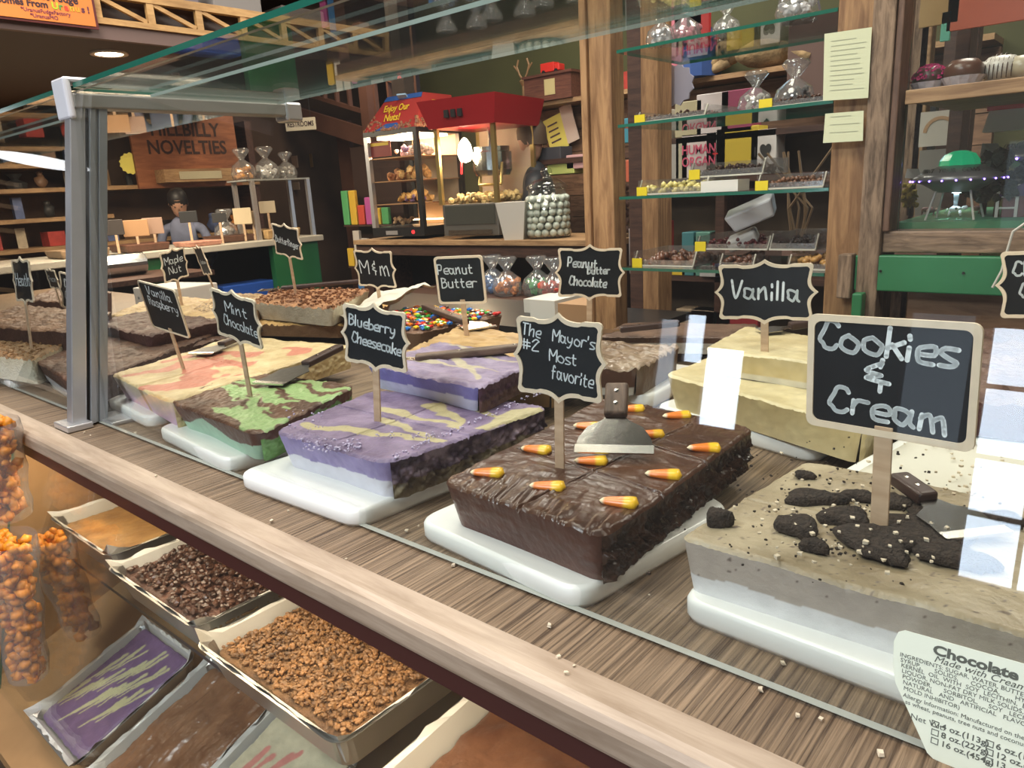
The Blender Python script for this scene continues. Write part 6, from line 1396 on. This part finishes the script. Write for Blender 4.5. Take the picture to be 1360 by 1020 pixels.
# trees, barn, animals
def toy_tree(label,px,y,s,c,cname):
    p=VY(px,290,y); r=thing('toy_tree',label,'tree',(p.x,y,ZF+.0125),0); B().rod((0,0,0),(0,0,.04*s),.006*s).make('trunk',W_DARK,r); b=B(); R=random.Random(px)
    for i in range(60): 
        t=R.random(); b.blob((R.uniform(-1,1)*.035*s*(1.1-t*.5),R.uniform(-1,1)*.03*s,(.04+.10*t)*s),.012*s,i,.4,1)
    b.make('foliage',mat('toy_leaf_'+cname,c,.8),r)
toy_tree('dark bushy toy tree right of the near saucer',1322,2.0,.95,(.012,.02,.012),'dark'); toy_tree('second dark toy tree between the saucers',1305,2.1,1.0,(.012,.02,.012),'dark'); toy_tree('yellow green round toy bush at the left of the window scene',1205,2.12,.55,(.30,.24,.04),'olive'); toy_tree('dark toy tree behind the second saucer',1362,2.2,.9,(.012,.02,.012),'dark')
bn=thing('toy_barn','dark red toy barn with purple roof at the right edge of the window','toy',(VY(1375,290,2.02).x,2.02,ZF+.0125)); B().box(-.06,.06,-.04,.04,0,.05).make('barn_wall',mat('barn_red',(.12,.03,.025),.5),bn); B().prism([(-.075,.045),(.075,.045),(0,.085)],-.045,.045).make('barn_roof',mat('barn_roof',(.05,.025,.10),.5),bn)
for i,(px,y,c,lab) in enumerate([(1235,2.1,(.6,.45,.4),'tiny pink toy pig under the saucer'),(1295,2.15,(.6,.35,.3),'tiny pink toy animal behind the saucer legs'),(1228,2.15,(.5,.3,.3),'tiny toy animal by the yellow bush')]):
    p=VY(px,290,y); b=B(); b.blob((0,0,.012),.007,1,.03,2,(1.7,.9,.9)); b.blob((.014,0,.014),.0045,2,.05,1)
    for x in(-.007,.007): b.rod((x,-.003,.008),(x,-.003,0),.0015,n=5); b.rod((x,.003,.008),(x,.003,0),.0015,n=5)
    tag(b.make('toy_animal',mat('tan_%d'%i,c,.5),loc=(p.x,y,ZF+.0125),smooth=True),lab,'toy')
wf=thing('toy_tower','white toy fence tower beside the barn','toy',(VY(1337,290,2.0).x,1.98,ZF+.0125))
for x in(-.018,.018): B().box(x-.003,x+.003,-.003,.003,0,.07).make('tower_leg',mat('leg_white',(.55,.52,.48),.4),wf)
for z in(.02,.045): B().box(-.018,.018,-.002,.002,z-.002,z+.002).make('tower_rung',mat('leg_white',(.55,.52,.48),.4),wf)
# candy apples
def apple(label,px,y,c,cname,cup=True,sprk=None,stripes=False,k=1.):
    p=VY(px,95,y); r=thing('candy_apple',label,'candy apple',(p.x,y,.5725),0,'dipped apples on the window shelf'); r.scale=(k,k,k)
    if cup:
        v=[];n=28
        for z,rr in((0,.026),(.018,.036)):
            for i in range(n): a=6.283*i/n; q=rr*(1+.05*(i%2)); v.append((q*math.cos(a),q*math.sin(a),z))
        B().add(v,[(i,(i+1)%n,n+(i+1)%n,n+i) for i in range(n)]+[tuple(range(n-1,-1,-1))]).make('paper_cup',mat('patterned_cup',(.66,.60,.68),.6,var=.2,vs=120),r)
    B().lathe([(.0001,.004),(.024,.006),(.034,.022),(.033,.036),(.022,.048),(.008,.050),(.0001,.047)],24).make('dipped_body',mat('dip_'+cname,c,.3,var=.1,vs=40),r,smooth=True)
    if sprk:
        b=B();R=random.Random(3)
        for i in range(220):
            a=R.uniform(0,6.28); t=R.uniform(.2,1.45); b.blob((.0365*math.sin(t)*math.cos(a),.0365*math.sin(t)*math.sin(a),.018+.036*math.cos(t)),.0026,i,.2,0)
        o=b.make('sprinkles',mat('pink_sprinkles',(.65,.04,.20),.4,var=.8,vs=200),r); o['kind']='stuff'
    if stripes:
        b=B()
        for i in range(9):
            x=-.028+i*.007; h=math.sqrt(max(0,.0365**2-x*x)); pts=[(x,-h*math.cos(t),.018+(h)*math.sin(t)*.98) for t in [k_*.3 for k_ in range(-1,10)]]; b.path(pts,.0009,5)
        b.make('chocolate_stripes',mat('choc_stripe',(.05,.02,.012),.4),r)
    return r
apple('dipped apple covered in pink sprinkles in a patterned cup, window shelf left',1236,1.88,(.07,.025,.02),'choc',sprk=True)
apple('plain chocolate dipped apple in a patterned cup beside the pink one',1280,1.86,(.12,.05,.03),'milk',k=1.08)
apple('white dipped apple with dark stripes on the window shelf',1329,1.90,(.66,.60,.54),'white',cup=False,stripes=True,k=1.1)
apple('plain white dipped apple behind the striped one on the window shelf',1310,2.0,(.60,.55,.48),'white',cup=False,k=1.15)
apple('white and tan dipped apple at the right end of the window shelf',1358,1.90,(.5,.42,.3),'tan',cup=False)
o=B().blob((0,0,.02),.012,1,.3,1,(1,1,1.6)).make('orange_topper',mat('orange_topper',(.7,.12,.03),.5),loc=(VY(1295,70,2.02).x,2.02,.60)); tag(o,'small orange candy topper behind the chocolate apple','candy')
# back of window: posts, poster, shelves
post('trim_9',-.475+.0,-.44,2.45,2.55,-.95,2.24,W_DARK)
for i,(px,w_,m) in enumerate([(1212,.06,W_ROUGH),(1222,.03,W_SHELF),(1268,.09,W_DARK)]):
    p=VY(px,150,2.7); post('post_window_%d'%i,p.x-w_/2,p.x+w_/2,2.7,2.76,-.95,2.24,m)
p=VY(1192,180,2.9); 
bk=thing('lit_cabinet','tall lit cabinet glowing pale blue behind the right window','cabinet',(p.x,3.0,.35)); B().box(-.09,.09,0,.05,-1.30,.40).make('cabinet_case',BLACK,bk); B().box(-.07,-.03,-.006,0,.12,.30).make('light_strip',emis('cool_strip',(.62,.85,1),4),bk); B().box(.0,.045,-.006,0,-.18,.33).make('light_strip',emis('cool_strip',(.62,.85,1),4),bk)
p=VY(1248,175,2.6); po=thing('rainbow_poster','white rainbow poster behind the toy saucer','poster',p); B().box(-.055,.055,0,.004,-.04,.06).make('poster_sheet',mat('poster_white',(.55,.52,.46),.6),po); b=B()
for i in range(10):
    a=math.pi*i/9; a2_=math.pi*(i+1)/9
    if i<9: b.beam((.04*math.cos(a),-.001,.04*math.sin(a)),(.04*math.cos(a2_),-.001,.04*math.sin(a2_)),.002,.010)
b.make('rainbow_arc',mat('rainbow_tan',(.45,.28,.15),.6),po); B().box(-.05,.05,0,.004,-.25,-.05).make('poster_lower',mat('poster_grey',(.22,.21,.19),.6),po)
ws=thing('window_back_shelf','dark shelves of boxed goods behind the toy saucers','shelf',(0.1,3.0,-.95))
for z in (1.35,1.53): B().box(-.35,1.3,0,.2,z-.02,z).make('shelf_board',W_DARK,ws)
B().box(-.35,1.3,.2,.24,0,1.75).make('back_panel',mat('very_dark_back',(.03,.02,.018),.6),ws)
R=random.Random(12)
for si,z in enumerate((1.351-.95,1.531-.95)):
    for k in range(7):
        clutter(-.18+k*.12,3.09,z,(lambda cn_,kd,k=k,si=si:'%s %s, %s on the %s shelf behind the window scene'%(cn_,kd,ordn[k],['lower','upper'][si])),'goods behind the window scene',R,.10,(.06,.13))
for i,(px,py,c,lab) in enumerate([(1248,5,(.42,.28,.12),'tan printed bag hanging high in the right window'),(1310,8,(.60,.16,.10),'salmon coloured hanging banner high in the right window'),(1256,35,(.15,.55,.45),'small teal glass crystal hanging in the right window')]):
    p=VY(px,py,2.3); w_,h_=[(.09,.10),(.17,.09),(.022,.07)][i]; o=B().box(-w_/2,w_/2,0,.01,-h_/2,h_/2).box(-.001,.001,.003,.005,h_/2,2.2-p.z).make('hanging_item',mat('hi_%d'%i,c,.5),loc=p,bevel=.004); tag(o,lab,'ornament')
# cord at right
b=B(); pts=[VY(1362,296,1.75),VY(1345,308,1.75),VY(1337,335,1.75),VY(1330,360,1.75),VY(1318,382,1.75)]; b.path(pts,.0025,6); tag(b.make('hanging_cable',mat('cord_white',(.6,.58,.52),.5)),'thin white cord hanging over the green board','cord')
# shop toy house upper right
hs_=thing('toy_house','red roofed white toy house on the second saucer at the window right','toy',(VY(1342,205,2.28).x,2.28,ZF+.235)); B().box(-.05,.05,-.03,.03,-.03,.02,tx=-.012).make('house_wall',mat('toy_cream',(.60,.52,.42),.5),hs_); B().box(-.055,.055,-.035,.035,.02,.045,tx=.0).make('house_roof',mat('toy_red',(.6,.03,.02),.4),hs_); B().blob((.03,-.03,.05),.015,1,.3,1).make('yellow_flower',YTAG,hs_)
